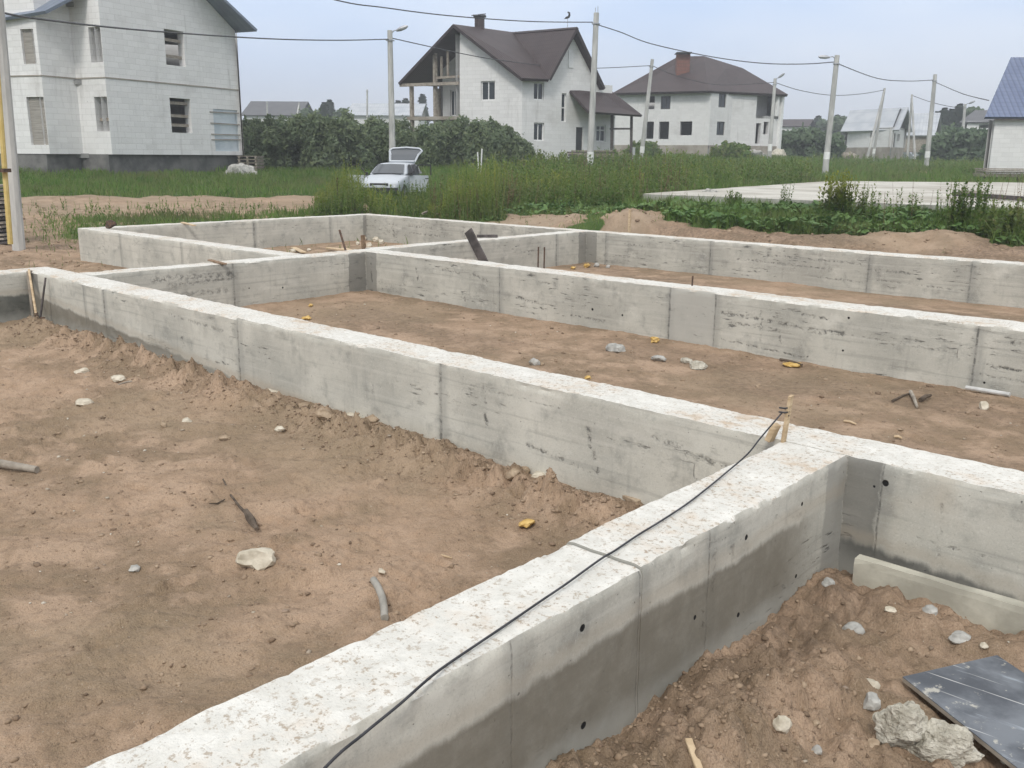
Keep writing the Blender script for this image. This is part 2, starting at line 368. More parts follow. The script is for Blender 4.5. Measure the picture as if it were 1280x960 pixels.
M['galv'] = simple('galvanised', (.30, .31, .33), (.45, .46, .48), 6, .5, .1, metal=.4)
M['wire'] = simple('overhead_cable', (.05, .052, .055), (.09, .09, .095), 3, .6, 0)
M['frame_white'] = simple('white_frame', (.68, .68, .67), (.76, .76, .75), 3, .5, 0)
M['frame_dark'] = simple('dark_frame', (.03, .03, .033), (.05, .05, .052), 3, .5, 0)
M['pane'] = glassmat('window_glass')
M['door_dark'] = simple('dark_door', (.022, .024, .024), (.035, .036, .036), 3, .45, .1)
M['blockA'] = block('aerated_block', .96, .75)
M['blockB'] = block('aerated_block_white', .92, .4)
M['blockC'] = block('aerated_block_grey', .86, .5, warm=.2)
M['blockD'] = block('aerated_block_rough', .9, 1.)
M['plinth'] = simple('plinth_concrete', (.10, .10, .098), (.19, .185, .175), 1.2, .95, .5, obj=False)
M['plinth_tan'] = simple('plinth_render', (.24, .21, .17), (.36, .33, .285), .9, .95, .4, obj=False)
M['inside'] = simple('bare_slab', (.20, .20, .195), (.30, .30, .29), 1., .95, .2, obj=False)
M['roof_brown'] = roofmat('brown_roof_tiles', (.048, .034, .034), (.066, .048, .047), .35, .2, .6, .5, .55)
M['roof_brown2'] = roofmat('dark_brown_roof_tiles', (.044, .030, .030), (.062, .043, .042), .35, .2, .6, .5, .55)
M['roof_grey'] = roofmat('grey_metal_roof', (.15, .18, .235), (.20, .235, .29), 6., .35, .45, .4, .2)
M['roof_sheet'] = roofmat('pale_sheet_roof', (.36, .39, .42), (.46, .48, .50), 2.1, .4, .5, .4, .25)
M['roof_blue'] = roofmat('blue_metal_tiles', (.115, .145, .24), (.155, .19, .29), .35, .30, .35, 1., .65)
M['roof_dark'] = roofmat('dark_sheet_roof', (.085, .085, .09), (.115, .115, .12), .5, .3, .6, .3, .3)
M['brick'] = block('red_brick', .001, 0., .26, .08, (.15, .085, .065))
for k, c in (('Color1', (.22, .10, .075)), ('Color2', (.15, .065, .05))):
    q = [n for n in M['brick'].node_tree.nodes if n.type == 'TEX_BRICK'][0]; q.inputs[k].default_value = (*c, 1)
for nn in M['brick'].node_tree.nodes:                        # keep brick colours: lighten nothing
    if nn.type == 'MIX' and nn.inputs[7].default_value[0] < .01: nn.inputs[7].default_value = (.12, .07, .055, 1)
M['sheet'] = simple('milky_film', (.47, .53, .57), (.57, .62, .645), 1.4, .45, .2, obj=False)
M['osb'] = simple('grey_boards', (.24, .225, .20), (.36, .335, .30), 2., .9, .3, obj=False, stretch=(.6, .6, 9))
M['carpaint'] = simple('white_car_paint', (.43, .46, .49), (.49, .52, .55), 2, .3, 0, spec=.5)
M['tyre'] = simple('rubber', (.015, .015, .015), (.03, .03, .03), 9, .9, .2)
M['rim'] = simple('wheel_rim', (.3, .3, .31), (.4, .4, .41), 9, .4, 0, metal=.6)
M['carglass'] = glassmat('car_glass', (.05, .055, .06), .05)
M['lamp'] = simple('headlamp_glass', (.55, .58, .6), (.7, .72, .74), 6, .15, 0)
M['black'] = simple('black_plastic_dark_interior', (.02, .02, .021), (.035, .035, .036), 6, .6, .1)
M['slab'] = simple('slab_concrete', (.36, .335, .285), (.53, .51, .455), .5, .92, .4, obj=False)

# ------------------------------------------------------------------ terrain
PXT = [-200, 100, 300, 500, 640, 800, 950, 1100, 1280, 1500]
TAB = {
 -200: [(0, -.72), (18, -.72), (24, -.5), (33, -.15), (38, .1), (48, .75), (62, 1.0), (100, 1.6), (1600, 1.75)],
 100: [(0, -.72), (21, -.72), (25, -.55), (33, -.15), (38, .08), (48, .72), (62, 1.0), (100, 1.6), (1600, 1.75)],
 300: [(0, -.72), (24, -.65), (28, -.3), (34, -.13), (38, .0), (48, .55), (55, .75), (62, .95), (100, 1.55), (1600, 1.75)],
 500: [(0, -.72), (25, -.5), (29, -.2), (36, -.13), (45, .2), (53, .72), (62, .95), (100, 1.55), (1600, 1.75)],
 640: [(0, -.7), (22, -.3), (24, .0), (30, .08), (40, .25), (55, .8), (62, .95), (100, 1.55), (1600, 1.75)],
 800: [(0, -.7), (18.5, -.6), (20.5, -.05), (22.5, .12), (28, .16), (36, .4), (55, .8), (65, 1.0), (95, 1.6), (1600, 1.75)],
 950: [(0, -.7), (17.5, -.6), (19.5, -.1), (22, .08), (26, .15), (48, .35), (60, .6), (92, 1.5), (1600, 1.75)],
 1100: [(0, -.7), (17, -.6), (18.5, -.25), (20, -.02), (22, .06), (26, .14), (48, .3), (57, .42), (90, .95), (120, 1.6), (1600, 1.75)],
 1280: [(0, -.7), (16, -.6), (17.6, -.25), (19, -.02), (21, .06), (26, .14), (46, .3), (56, .5), (90, 1.0), (120, 1.6), (1600, 1.75)],
 1500: [(0, -.7), (16, -.6), (18, -.25), (20, .0), (26, .14), (46, .3), (56, .5), (90, 1.0), (120, 1.6), (1600, 1.75)]}
def az_px(x, y):                       # bearing expressed as a column of the lens's horizon
    a = np.arctan2(x, y) - YAW; a = (a+np.pi) % (2*np.pi) - np.pi
    return 640 + F/math.cos(PITCH)*np.tan(np.clip(a, -1.2, 1.2))*math.cos(PITCH)*1.02
def sdf_found(x, y):
    def rect(x0, x1, y0, y1):
        dx = np.maximum(np.maximum(x0-x, x-x1), 0); dy = np.maximum(np.maximum(y0-y, y-y1), 0)
        o = np.hypot(dx, dy); i = np.minimum(np.maximum(np.maximum(x0-x, x-x1), np.maximum(y0-y, y-y1)), 0); return o+i
    return np.minimum(rect(-20.7, 9, 8.49, 16.51), rect(-13.9, 9, -9, 16.51))
def outer(x, y):
    D = np.hypot(x, y); px = np.clip(az_px(x, y), PXT[0], PXT[-1])
    rows = np.stack([np.interp(D, [a for a, b in TAB[k]], [b for a, b in TAB[k]]) for k in PXT])
    idx = np.clip(np.searchsorted(PXT, px)-1, 0, len(PXT)-2); pa = np.array(PXT, float)
    t = (px-pa[idx])/(pa[idx+1]-pa[idx]); t = t*t*(3-2*t); sel = np.arange(x.size)
    return rows[idx, sel]*(1-t)+rows[idx+1, sel]*t
def grassf(x, y):                      # how grown-over the ground is
    D = np.hypot(x, y); px = az_px(x, y); sd = sdf_found(x, y)
    wob = fbm(x*.35, y*.35, 5, 4)*1.1 + fbm(x*1.6, y*1.6, 6, 3)*.55
    g = np.zeros_like(D)
    Dl = D+wob*2.2
    left = sst(36.9, 38.0, Dl) + sst(24.4, 26., Dl)*sst(31.5, 29.8, Dl)*sst(10, 120, px)*np.clip(.52+1.5*fbm(x*.9, y*.9, 8, 4), 0, .8)
    Dc = np.interp(px, [400, 520, 600], [27.6, 27.0, 24.0]); cen = sst(Dc, Dc+.8, D+wob*1.4)
    pth = sst(21.5, 22.5, Dl)*(1-sst(22, 23, D)*(1-sst(25.5, 27., D+wob*3))*sst(615, 640, px+wob*40)*(1-sst(715, 750, px+wob*60)))
    rgt = sst(19.6, 20.6, D+wob*3.4)
    wl = 1-sst(380, 420, px+wob*50); wc = sst(380, 420, px+wob*50)*(1-sst(600, 640, px)); wp = sst(600, 640, px)*(1-sst(790, 830, px)); wr = sst(790, 830, px)
    g = left*wl+cen*wc+pth*wp+rgt*wr
    # bare patches and the mound of spoil
    for (bx, bD, rx, rD) in ((788, 22.3, 40, 1.6), (1150, 20.0, 80, 1.1), (1060, 19.3, 70, .9), (820, 20.3, 60, 1.0), (1140, 72, 25, 3), (1215, 72, 28, 3), (690, 24.4, 45, 1.2)):
        g = g*(1-sst(1.25, .7, np.hypot((px-bx)/rx, (D-bD)/rD)+wob*.8))
    return np.clip(g*sst(.25, .9, sd+wob*.8), 0, 1)
_b = random.Random(5); BOOTS = []
for (sx, sy, an, n) in ((-8.5, 2.2, .25, 9), (-4.2, 1.6, 1.9, 5), (-6.0, 3.6, -.2, 6), (-9.8, 6.4, .1, 9), (-5.5, 8.2, .2, 8), (-1.5, 7.0, 2.6, 5)):
    for k in range(n):
        s_ = .09 if k % 2 else -.09; BOOTS.append((sx+.62*k*math.cos(an)-s_*math.sin(an)+_b.uniform(-.04, .04), sy+.62*k*math.sin(an)+s_*math.cos(an), an+_b.uniform(-.2, .2)))
def heights(x, y, fine=True):
    sd = sdf_found(x, y); D = np.hypot(x, y); px = az_px(x, y)
    zo = outer(x, y)
    for (bx, bD, rx, rD, h) in ((785, 22.0, 42, 1.3, .17), (690, 24.5, 45, 1.2, .10), (1150, 20.2, 85, 1.0, .14), (860, 21.5, 40, 1.2, .12)):
        zo = zo + h*sst(1.3, 0, np.hypot((px-bx)/rx, (D-bD)/rD))
    rough = np.clip(.10*sst(80, 25, D)+.05, 0, .2)
    zo = zo + fbm(x*.5, y*.5, 31, 4)*rough*2.2 + sst(60, 25, D)*(.3+.7*sst(520, 760, px))*(fbm(x*2.2, y*2.2, 33, 4)*.15 + np.abs(fbm(x*5, y*5, 35, 3))*.12)
    zi = -.68 + fbm(x*.45, y*.45, 3, 3)*.07
    z = np.where(sd < 0, zi, zi*(1-sst(0, 1.1, sd))+zo*sst(0, 1.1, sd))
    near = sst(45, 14, D)
    # spoil heaped along the foot of the long strip (outside of it) and beside the near one
    e = 4.84-y
    ln = fbm(x*1.3, y*1.3, 71, 3)
    rid = np.exp(-((e-.36-.10*ln)/(.20))**2)*sst(-13.3, -12.3, x)*sst(-2.75, -3.3, x)*(.165+.16*ln+.10*fbm(x*4.5, y*4.5, 77, 2))
    rid = np.where(e > 0, np.maximum(rid, 0), 0)
    cl = np.abs(fbm(x*9, y*9, 83, 3))*1.5
    z = z + rid*(.82+1.5*(cl-.2)+1.1*(np.abs(fbm(x*4.5, y*4.5, 85, 3))*2-.3))
    e2 = x+1.92
    rid2 = np.exp(-((e2-.40)/.26)**2)*np.exp(-((y-2.95)/.55)**2)*.17 + np.exp(-((x+1.35)/.35)**2-((y-3.5)/.5)**2)*.03 + np.exp(-((x+.9)/.6)**2-((y-4.35)/.25)**2)*.05
    pit3 = ((x > -1.92) & (y < 4.84) & (y > 1)).astype(float)
    z = z + pit3*(rid2 + .09*np.exp(-((y-4.5)/.28)**2) + (1-.9*np.exp(-(((x+.72)/.55)**2+((y-4.0)/.5)**2)**2))*(fbm(x*2.2, y*2.2, 91, 4)*.17 + (np.abs(fbm(x*6, y*6, 93, 4))-.1)*.28))
    if fine:
        # wind- and rain-worked sand on the left, crumbly ground elsewhere
        w = ((x > -13.5) & (x < -2.32) & (y < 4.84)).astype(float)
        ca, sa = math.cos(.75), math.sin(.75)
        rp = fbm((x*ca-y*sa)*2.6, (x*sa+y*ca)*.85, 41, 4)
        z = z + near*w*rp*.10 + near*w*(np.abs(fbm((x*ca-y*sa)*3.4+9, (x*sa+y*ca)*1.1, 43, 4))-.12)*.13
        crm = sst(-.10, .16, fbm(x*.6, y*.6, 47, 3) + .10*sst(4.2, 1.5, y)*w)
        z = z + (sd < 0)*near*.7*(np.abs(fbm(x*4, y*4, 153, 4))*.06 + np.abs(fbm(x*10, y*10, 159, 3))*.04)*sst(-.12, .12, fbm(x*.8, y*.8, 157, 3))
        z = z + near*(np.abs(fbm((x*ca-y*sa)*5, (x*sa+y*ca)*2.6, 53, 4))*.15 + np.abs(fbm(x*11, y*11, 59, 3))*.085)*crm*(.35+.65*w)
        for (bx, by, ba) in BOOTS:
            du = (x-bx)*math.cos(ba)+(y-by)*math.sin(ba); dv_ = -(x-bx)*math.sin(ba)+(y-by)*math.cos(ba); q_ = np.hypot(du/.15, dv_/.055)
            z = z - .020*sst(1.05, .75, q_) + .010*np.exp(-((q_-1.25)/.2)**2)
        z = z + near*fbm(x*3.3, y*3.3, 61, 4)*.03
        z = z + near*sst(20, 5, D)*fbm(x*24, y*24, 67, 3)*.012
    return z
a0 = YAW
fine_a = np.radians(np.arange(-46, 46.001, .16))
coarse_a = np.radians(np.arange(46+4, 360-46-3.9, 4.))
A = a0+np.concatenate([fine_a, coarse_a]); nA = len(A)
rr = np.concatenate([[.15, .5, 1.0, 1.5], np.geomspace(2.0, 64, 800), np.geomspace(66, 800, 90)]); nR = len(rr)
GX = (rr[:, None]*np.sin(A)[None, :]).ravel(); GY = (rr[:, None]*np.cos(A)[None, :]).ravel()
GZ = heights(GX, GY); GG = grassf(GX, GY)
i = np.arange(nR-1)[:, None]; j = np.arange(nA)[None, :]; j2 = (j+1) % nA
Q = np.stack([i*nA+j, i*nA+j2, (i+1)*nA+j2, (i+1)*nA+j], -1).reshape(-1, 4)
Q = Q[:, ::-1]
gd = GG[Q].mean(1); cx = GX[Q].mean(1); cy = GY[Q].mean(1); cD = np.hypot(cx, cy); cpx = az_px(cx, cy)
track = (gd < .5) & (cD > 30.3) & (cD < 38.5) & (cpx < 470) & (cpx > -600)
meadow = gd >= .5
damp = (sst(-1.92, -1.80, GX)*sst(-1.35, -1.7, GX)*(GY < 4.84)*sst(1.5, 3.9, GY)*.9 + .8*sst(.28, 0.05, np.abs(4.72-GY))*(GX < -2.32)*(GX > -13.6)*.5 +
        (.25+.65*sst(-.1, .2, fbm(GX*.9, GY*.9, 101, 4)))*((GX > -1.92) & (GY < 4.84)))
damp = np.clip(damp + .55*sst(.02, .2, fbm(GX*.5, GY*1.1, 103, 3))*((GX > -13.5) & (GX < 9) & (GY > 5.2) & (GY < 16)), 0, 1)
gpx = az_px(GX, GY); gD = np.hypot(GX, GY)
sandy = np.clip(sst(30, 31.5, gD)*sst(39, 37, gD)*sst(470, 400, gpx)*.75 + sst(1.3, .6, np.hypot((gpx-680)/75, (gD-24.5)/3.4)) + .8*sst(1.2, .6, np.hypot((gpx-788)/45, (gD-22.2)/1.8)) + .8*sst(1.2, .6, np.hypot((gpx-1150)/85, (gD-20.4)/1.3)) + sst(68, 70, gD)*sst(78, 75, gD)*sst(1090, 1110, gpx), 0, 1)*sst(0, .6, sdf_found(GX, GY))*np.clip(.75+1.6*fbm(GX*.9, GY*.9, 111, 4), .1, 1)
sdG = sdf_found(GX, GY)
damp = np.clip(damp + sst(0, .6, sdG)*sst(900, 700, gpx)*(3.2*np.clip(fbm(gpx*.006, gD*1.5, 117, 4)+.0, 0, 1)+1.3*np.clip(fbm(GX*1.5, GY*1.5, 119, 4)-.02, 0, 1)), 0, 1)
damp = np.clip(damp + sst(0, .3, sdG)*sst(790, 830, gpx)*sst(22, 20.5, gD)*np.clip(1.1+2.2*fbm(GX*.8, GY*.8, 113, 4), 0, 1.3)*(1-sst(1.25, .6, np.hypot((gpx-1150)/85, (gD-20.3)/1.2))), 0, 1)
def submesh(name, mask):
    f = Q[mask]; u, inv = np.unique(f, return_inverse=True)
    me = npmesh(name, np.stack([GX[u], GY[u], GZ[u]], 1), inv.reshape(-1, 4), smooth=True, attrs={'grass': GG[u], 'damp': damp[u], 'sandy': sandy[u]})
    return tag(link(name, me, M['dirt']), kind='structure')
submesh('ground', ~meadow & ~track); submesh('meadow', meadow); submesh('dirt_track', track)
def gz(x, y):
    return float(heights(np.array([float(x)]), np.array([float(y)]))[0])

# ------------------------------------------------------------------ the strip foundation
fnd = empty('foundation', (-2.1, 4.84, -.68), 'grid of low bare grey concrete strip walls with pale dusty tops in dug soil', 'foundation')
def strip_wall(axis, c0, c1, u0, u1, mat, res=.05, zt=0., zb=-1.05, steps=(), chip=1., flare=0.):
    nu = max(2, int((u1-u0)/res)); us = np.linspace(u0, u1, nu+1)
    rs = max(res, .03); k = max(6, int(.95/rs)); zz = np.concatenate([[zb], np.linspace(-.80, zt-.016, k)])
    kt = max(4, int((c1-c0)/rs)); cc = np.linspace(c0+.012, c1-.012, kt)
    loop = [(c0, z, -1, 0) for z in zz] + [(c, zt, 0, 1) for c in cc] + [(c1, z, 1, 0) for z in zz[::-1]]
    L = np.array(loop); n = len(L)
    U, C = np.meshgrid(us, L[:, 0], indexing='ij'); _, Zv = np.meshgrid(us, L[:, 1], indexing='ij')
    NC = np.broadcast_to(L[:, 2], U.shape); NZ = np.broadcast_to(L[:, 3], U.shape)
    s = 3 if axis == 'x' else 9
    Zr = np.broadcast_to(L[:, 1], U.shape)
    d = fbm(U*2.0, Zr*2+C*3, s, 3)*.012 + fbm(U*14, Zr*14+C*5, s+1, 3)*.004
    for st in steps: d = d + .007*np.where(U > st, 1, -1)*(.5 if (int(abs(st)*10) % 2) else -.5)*np.abs(NC)
    wx, wy = (U, C) if axis == 'x' else (C, U)
    zt_n = fbm(wx*.7, wy*.7, 21, 3)*.014 + fbm(wx*5, wy*5, 23, 3)*.012 + fbm(wx*22, wy*22, 29, 3)*.007
    edge = sst(zt-.05, zt-.01, Zr)*np.abs(NC)
    C = C + NC*d
    Zv = Zv + NZ*zt_n + edge*(zt_n-.003)
    ch = np.clip(fbm(wx*6+NC*40, wy*6, 25, 3)-.10, 0, 1)*.09*chip + np.clip(fbm(wx*17+NC*70, wy*17, 27, 3)-.08, 0, 1)*.07*chip
    C = C - NC*edge*ch*.5; Zv = Zv - edge*ch*.35
    eidx = np.zeros(n); eidx[len(zz)] = 1; eidx[len(zz)+kt-1] = 1
    Zv = Zv - eidx*ch*.30
    if flare: C = C + NC*flare*sst(-.55, -.75, Zr)
    V = np.stack([U, C, Zv] if axis == 'x' else [C, U, Zv], -1).reshape(-1, 3)
    i = np.arange(nu)[:, None]; j = np.arange(n-1)[None, :]
    f = np.stack([i*n+j, i*n+j+1, (i+1)*n+j+1, (i+1)*n+j], -1).reshape(-1, 4)
    f = f if axis == 'y' else f[:, ::-1]
    f = f[:, ::-1]
    faces = [list(q) for q in f]
    me = npmesh('strip_wall', V, f, smooth=True)
    bm = bmesh.new(); bm.from_mesh(me); bm.verts.ensure_lookup_table()
    for base in (0, nu*n):
        try: bm.faces.new([bm.verts[base+q] for q in range(n)])
        except ValueError: pass
    bmesh.ops.recalc_face_normals(bm, faces=bm.faces)
    bm.to_mesh(me); bm.free(); me.set_sharp_from_angle(angle=R(38))
    return link('strip_wall', me, mat, fnd)
WETC = (.165, .146, .112)
m_w1 = concrete('concrete_W', 'x', [(-11.79, .03, .5), (-11.22, .035, .7), (-8.2, .022, .85), (-5.23, .03, .75)],
    [(-1.70, -.104, .020), (-1.05, -.60, .012)], (-.33, .062, -13.4, -7.8, WETC), [(-1.86, -1.72, .17), (-13.49, -13.25, .16)], .35,
    marks=[(-4.75, -.12, -4.72, -.40, .020, .8), (-3.75, -.22, -3.65, -.52, .022, .75), (-3.7, -.53, -4.3, -.47, .014, .75), (-2.95, -.22, -2.45, -.28, .02, .7), (-3.0, -.20, -3.2, -.17, .02, .6), (-9.35, -.33, -9.33, -.45, .03, .85), (-9.6, -.13, -8.5, -.17, .02, .5), (-6.1, -.30, -6.08, -.38, .018, .7), (-4.9, -.12, -4.0, -.13, .008, .5)])
m_w1r = concrete('concrete_W_damp', 'x', [(-1.72, .012, .7)], [(-1.70, -.104, .020), (-1.76, -.14, .008)], (-.49, .06, -1.86, 9, (.085, .085, .078)), [(-1.92, -1.73, .15)], .15, .92, warm=.35,
    marks=[(-1.4, -.15, -1.38, -.45, .012, .35), (-1.1, -.37, -1.5, -.36, .008, .4)])
m_w2 = concrete('concrete_X', 'x', [(-9.34, .022, .8), (-6.37, .028, .85), (-5.71, .025, .75), (-2.72, .022, .9)], [(-4.05, -.10, .013), (-4.08, -.47, .014), (-2.6, -.58, .013), (-7.6, -.42, .02), (-7.1, -.44, .016)], None, [(-12.48, -12.2, .20), (-6.36, -5.72, .40)], .62, .88,
    marks=[(-5.6, -.22, -4.6, -.27, .022, .8), (-5.5, -.33, -4.9, -.35, .020, .8), (-4.6, -.12, -4.25, -.15, .016, .8), (-4.5, -.30, -4.1, -.28, .03, .85), (-4.1, -.28, -2.75, -.33, .010, .55), (-5.6, -.55, -4.5, -.62, .012, .8), (-2.6, -.40, -1.8, -.42, .016, .85), (-2.4, -.14, -2.1, -.17, .022, .8), (-2.65, -.50, -1.8, -.52, .012, .7), (-9.0, -.40, -8.6, -.44, .025, .8), (-8.0, -.54, -7.4, -.56, .018, .75), (-11.2, -.18, -11.15, -.36, .022, .8), (-10.6, -.14, -10.2, -.16, .016, .7), (-9.9, -.15, -9.6, -.22, .03, .6), (-8.6, -.14, -8.2, -.15, .014, .7), (-10.1, -.50, -10.08, -.60, .02, .6), (-12.35, -.2, -12.33, -.5, .02, .8), (-5.1, -.15, -5.08, -.5, .016, .6), (-4.85, -.35, -4.83, -.5, .016, .6)])
m_w3 = concrete('concrete_Y', 'x', [(-9.52, .03, .75), (-6.35, .03, .6), (-4.67, .028, .6), (-12.1, .03, .6), (-15.9, .03, .6)], [], None, [(-12.64, -12.35, .2)], .75, .82,
    marks=[(-8.5, -.18, -6.5, -.20, .018, .7), (-9, -.30, -7.0, -.34, .016, .7), (-7.4, -.50, -6.4, -.52, .018, .6), (-11.6, -.2, -11.1, -.21, .02, .7), (-11.9, -.45, -11.2, -.46, .016, .6), (-6.2, -.28, -5.6, -.29, .028, .7), (-6.2, -.45, -4.7, -.5, .014, .6), (-18.6, -.2, -17.6, -.22, .03, .7), (-18.5, -.38, -17.2, -.40, .025, .7), (-19.2, -.15, -19.15, -.5, .04, .7), (-17.3, -.15, -17.28, -.25, .05, .8), (-16.5, -.2, -16.4, -.45, .03, .6)])
m_w25 = concrete('concrete_Z', 'x', [(-18.7, .03, .4), (-16.2, .03, .4)], [], None, [], .25, 1.)
m_b2 = concrete('concrete_V', 'y', [(7.35, .03, .7)], [(8.2, -.45, .016), (7.6, -.4, .012)], None, [(9.5, 9.86, .17)], .45, .9,
    marks=[(6.1, -.14, 7.3, -.16, .05, .6), (6.3, -.24, 7.35, -.22, .04, .55), (6.2, -.38, 7.2, -.40, .05, .5)])
m_c = concrete('concrete_U', 'y', [(15.1, .03, .85)], [], None, [(15.85, 16.11, .2)], .4, .9, marks=[(14.0, -.3, 14.5, -.3, .02, .7)])
m_b3 = concrete('concrete_T', 'y', [(12.6, .06, .7), (14.9, .03, .5)], [], None, [(16.0, 16.11, .2)], .35, 1.)
m_b4 = concrete('concrete_S', 'y', [], [], (-.31, 0, -6, 6, (.075, .08, .07)), [], .3, .95)
m_n = concrete('concrete_N', 'y', [(3.40, .014, .55), (2.86, .010, .6), (2.1, .010, .5)],
    [(2.49, -.117, .017), (3.73, -.139, .015), (4.31, -.135, .013), (3.70, -.528, .014), (3.30, -.387, .012), (4.31, -.539, .012), (2.515, -.544, .018)],
    (-.225, .0, -5, 4.35, WETC), [(4.60, 4.84, .30)], .18, .98, warm=.12,
    marks=[(3.43, -.06, 3.45, -.30, .022, .35), (3.6, -.15, 3.62, -.25, .02, .35), (4.0, -.12, 4.35, -.2, .012, .3), (3.36, -.36, 3.37, -.48, .012, .8)])
strip_wall('x', 4.84, 5.24, -13.9, -2.12, m_w1, .032, steps=(-11.79, -11.22, -8.2, -5.23))
strip_wall('x', 4.84, 5.24, -2.12, 9, m_w1r, .032, steps=(-1.72,))
strip_wall('x', 9.86, 10.3, -12.48, 9, m_w2, .05, steps=(-9.34, -6.37, -5.71, -2.72))
strip_wall('x', 16.11, 16.51, -20.7, 9, m_w3, .07, steps=(-9.52, -6.35, -4.67, -12.1))
strip_wall('x', 8.49, 8.9, -20.7, -12.88, m_w25, .06)
strip_wall('y', -12.88, -12.48, 5.24, 10.3, m_b2, .05, steps=(7.35,))
strip_wall('y', -13.04, -12.64, 10.3, 16.11, m_c, .06, steps=(15.1,))
strip_wall('y', -20.7, -20.3, 8.9, 16.11, m_b3, .07, steps=(12.6,))
strip_wall('y', -13.9, -13.5, -8, 4.84, m_b4, .06)
strip_wall('y', -2.32, -1.92, -6, 2.871, m_n, .022, zt=-.012, flare=.015, chip=1.5)
strip_wall('y', -2.32, -1.92, 2.876, 4.84, m_n, .022, flare=.015, chip=1.5)
# the footing ledge standing proud of the strip's foot
mb = MB(); nL = 40
m_ledge = simple('ledge_concrete', (.33, .315, .26), (.50, .48, .40), 3, .9, .5, obj=False)
def rough_beam(a, b, w, h, seg, amp, seed, mat, name, parent=None, loc=None):
    a = Vector(a); b = Vector(b); d = (b-a).normalized(); x = d.cross(Vector((0, 0, 1)))
    x = x.normalized() if x.length > 1e-3 else Vector((1, 0, 0)); z = x.cross(d)
    prof = [(-.5, -.5), (0, -.5), (.5, -.5), (.5, 0), (.5, .42), (.42, .5), (0, .5), (-.42, .5), (-.5, .42), (-.5, 0)]
    rg = random.Random(seed); V = []; Fc = []; n = len(prof)
    for i in range(seg+1):
        c = a+(b-a)*i/seg
        for p in prof: V.append(c+x*(p[0]*w+rg.uniform(-amp, amp))+z*(p[1]*h+rg.uniform(-amp, amp)))
    for i in range(seg):
        for k in range(n): Fc.append([i*n+k, i*n+(k+1) % n, (i+1)*n+(k+1) % n, (i+1)*n+k])
    Fc.append(list(range(n))[::-1]); Fc.append([seg*n+k for k in range(n)])
    me = npmesh(name, V, Fc)
    bm = bmesh.new(); bm.from_mesh(me); bmesh.ops.recalc_face_normals(bm, faces=bm.faces); bm.to_mesh(me); bm.free()
    return link(name, me, mat, parent, loc)
o = rough_beam((-1.74, 4.655, -.70), (6, 4.655, -.70), .07, .44, 60, .004, 5, m_ledge, 'kerb_board')
tag(o, 'pale concrete board on edge along the wet foot of the right-hand strip wall', 'board')

# ------------------------------------------------------------------ loose things
def rock_mesh(size, seed, sub=3, rough=.28, facet=6):
    rg = random.Random(seed); bm = bmesh.new(); bmesh.ops.create_icosphere(bm, subdivisions=sub, radius=1)
    planes = []
    for _ in range(facet):
        v = Vector((rg.gauss(0, 1), rg.gauss(0, 1), rg.gauss(0, 1))).normalized(); planes.append((v, rg.uniform(.55, .85)))
    o = rg.uniform(0, 50)
    from mathutils import noise
    for v in bm.verts:
        p = v.co.copy()
        for (nv, d) in planes:
            t = p.dot(nv)
            if t > d: p -= nv*(t-d)
        p *= 1+rough*noise.fractal(p*1.8+Vector((o, o, o)), 1., 2., 4)*.7
        v.co = Vector((p.x*size[0], p.y*size[1], p.z*size[2]))
    me = bpy.data.meshes.new('rock'); bm.to_mesh(me); bm.free()
    me.polygons.foreach_set('use_smooth', np.ones(len(me.polygons), bool)); me.set_sharp_from_angle(angle=R(28)); return me
def on_ground(px, py, z0=-.66):
    p = PZ(px, py, z0)
    for _ in range(4): p = PZ(px, py, gz(p[0], p[1]))
    return p
def at_(px, py):
    q = on_ground(px, py); q[2] += .05; return q
def stone(px, py, w, h, mat, label, seed, name='stone', cat='stone', group=None, sink=.25, depth=.8, sub=3, rough=.28, rz=None):
    """w, h: seen width and height in picture units, turned into metres at that place"""
    p = on_ground(px, py+h*.4); D = np.linalg.norm(p-np.array([0, 0, CH])); s = D/F
    a, c = w*s/2, h*s/2*1.05
    me = rock_mesh((a, a*depth, c), seed, sub, rough); me.name = name
    o = link(name, me, M[mat], None, (p[0], p[1], p[2]+c*(1-2*sink)))
    o.rotation_euler = (random.Random(seed).uniform(-.15, .15), random.Random(seed+1).uniform(-.15, .15), -YAW+(rz or 0)); o.rotation_euler.z = YAW*-1+(rz or 0)
    return tag(o, label, cat, group)
stone(322, 698, 50, 26, 'stone', 'largest pale limestone lump lying alone on the open sand', 3, sink=.12, depth=.7)
stone(106, 503, 21, 11, 'stone', 'pale rounded stone on the sand before the shovel corner', 4)
stone(234, 525, 14, 7, 'stone', 'small flat cream stone on the smooth reddish sand', 5)
stone(281, 547, 14, 7, 'stone_tan', 'small tan stone just right of the flat cream stone', 6)
stone(350, 535, 14, 7, 'stone', 'cream pebble lying by the spoil ridge of the long strip', 7)
stone(205, 530, 8, 10, 'stone_tan', 'thin upright tan stone left of the flat cream stone', 8)
stone(102, 463, 17, 8, 'stone', 'pale stone below the left end of the spoil ridge', 9)
stone(148, 472, 18, 8, 'stone', 'flat pale stone under the spoil ridge near the left corner', 10)
stone(477, 713, 10, 8, 'stone', 'small white stone just above the bent hose', 12)
stone(168, 710, 15, 9, 'stone_grey', 'grey stone half sunk in churned sand left of the limestone lump', 13)
stone(668, 451, 15, 12, 'stone_grey', 'light grey stone in the middle cell near the long strip top', 14)
stone(636, 620, 8, 5, 'stone', 'small pale pebble on sand left of the yellow foam', 15)
ch = [(500, 505), (465, 517), (440, 515), (380, 500), (340, 486), (405, 510), (548, 548), (640, 585), (672, 588), (655, 582), (120, 430), (165, 455), (250, 472)]
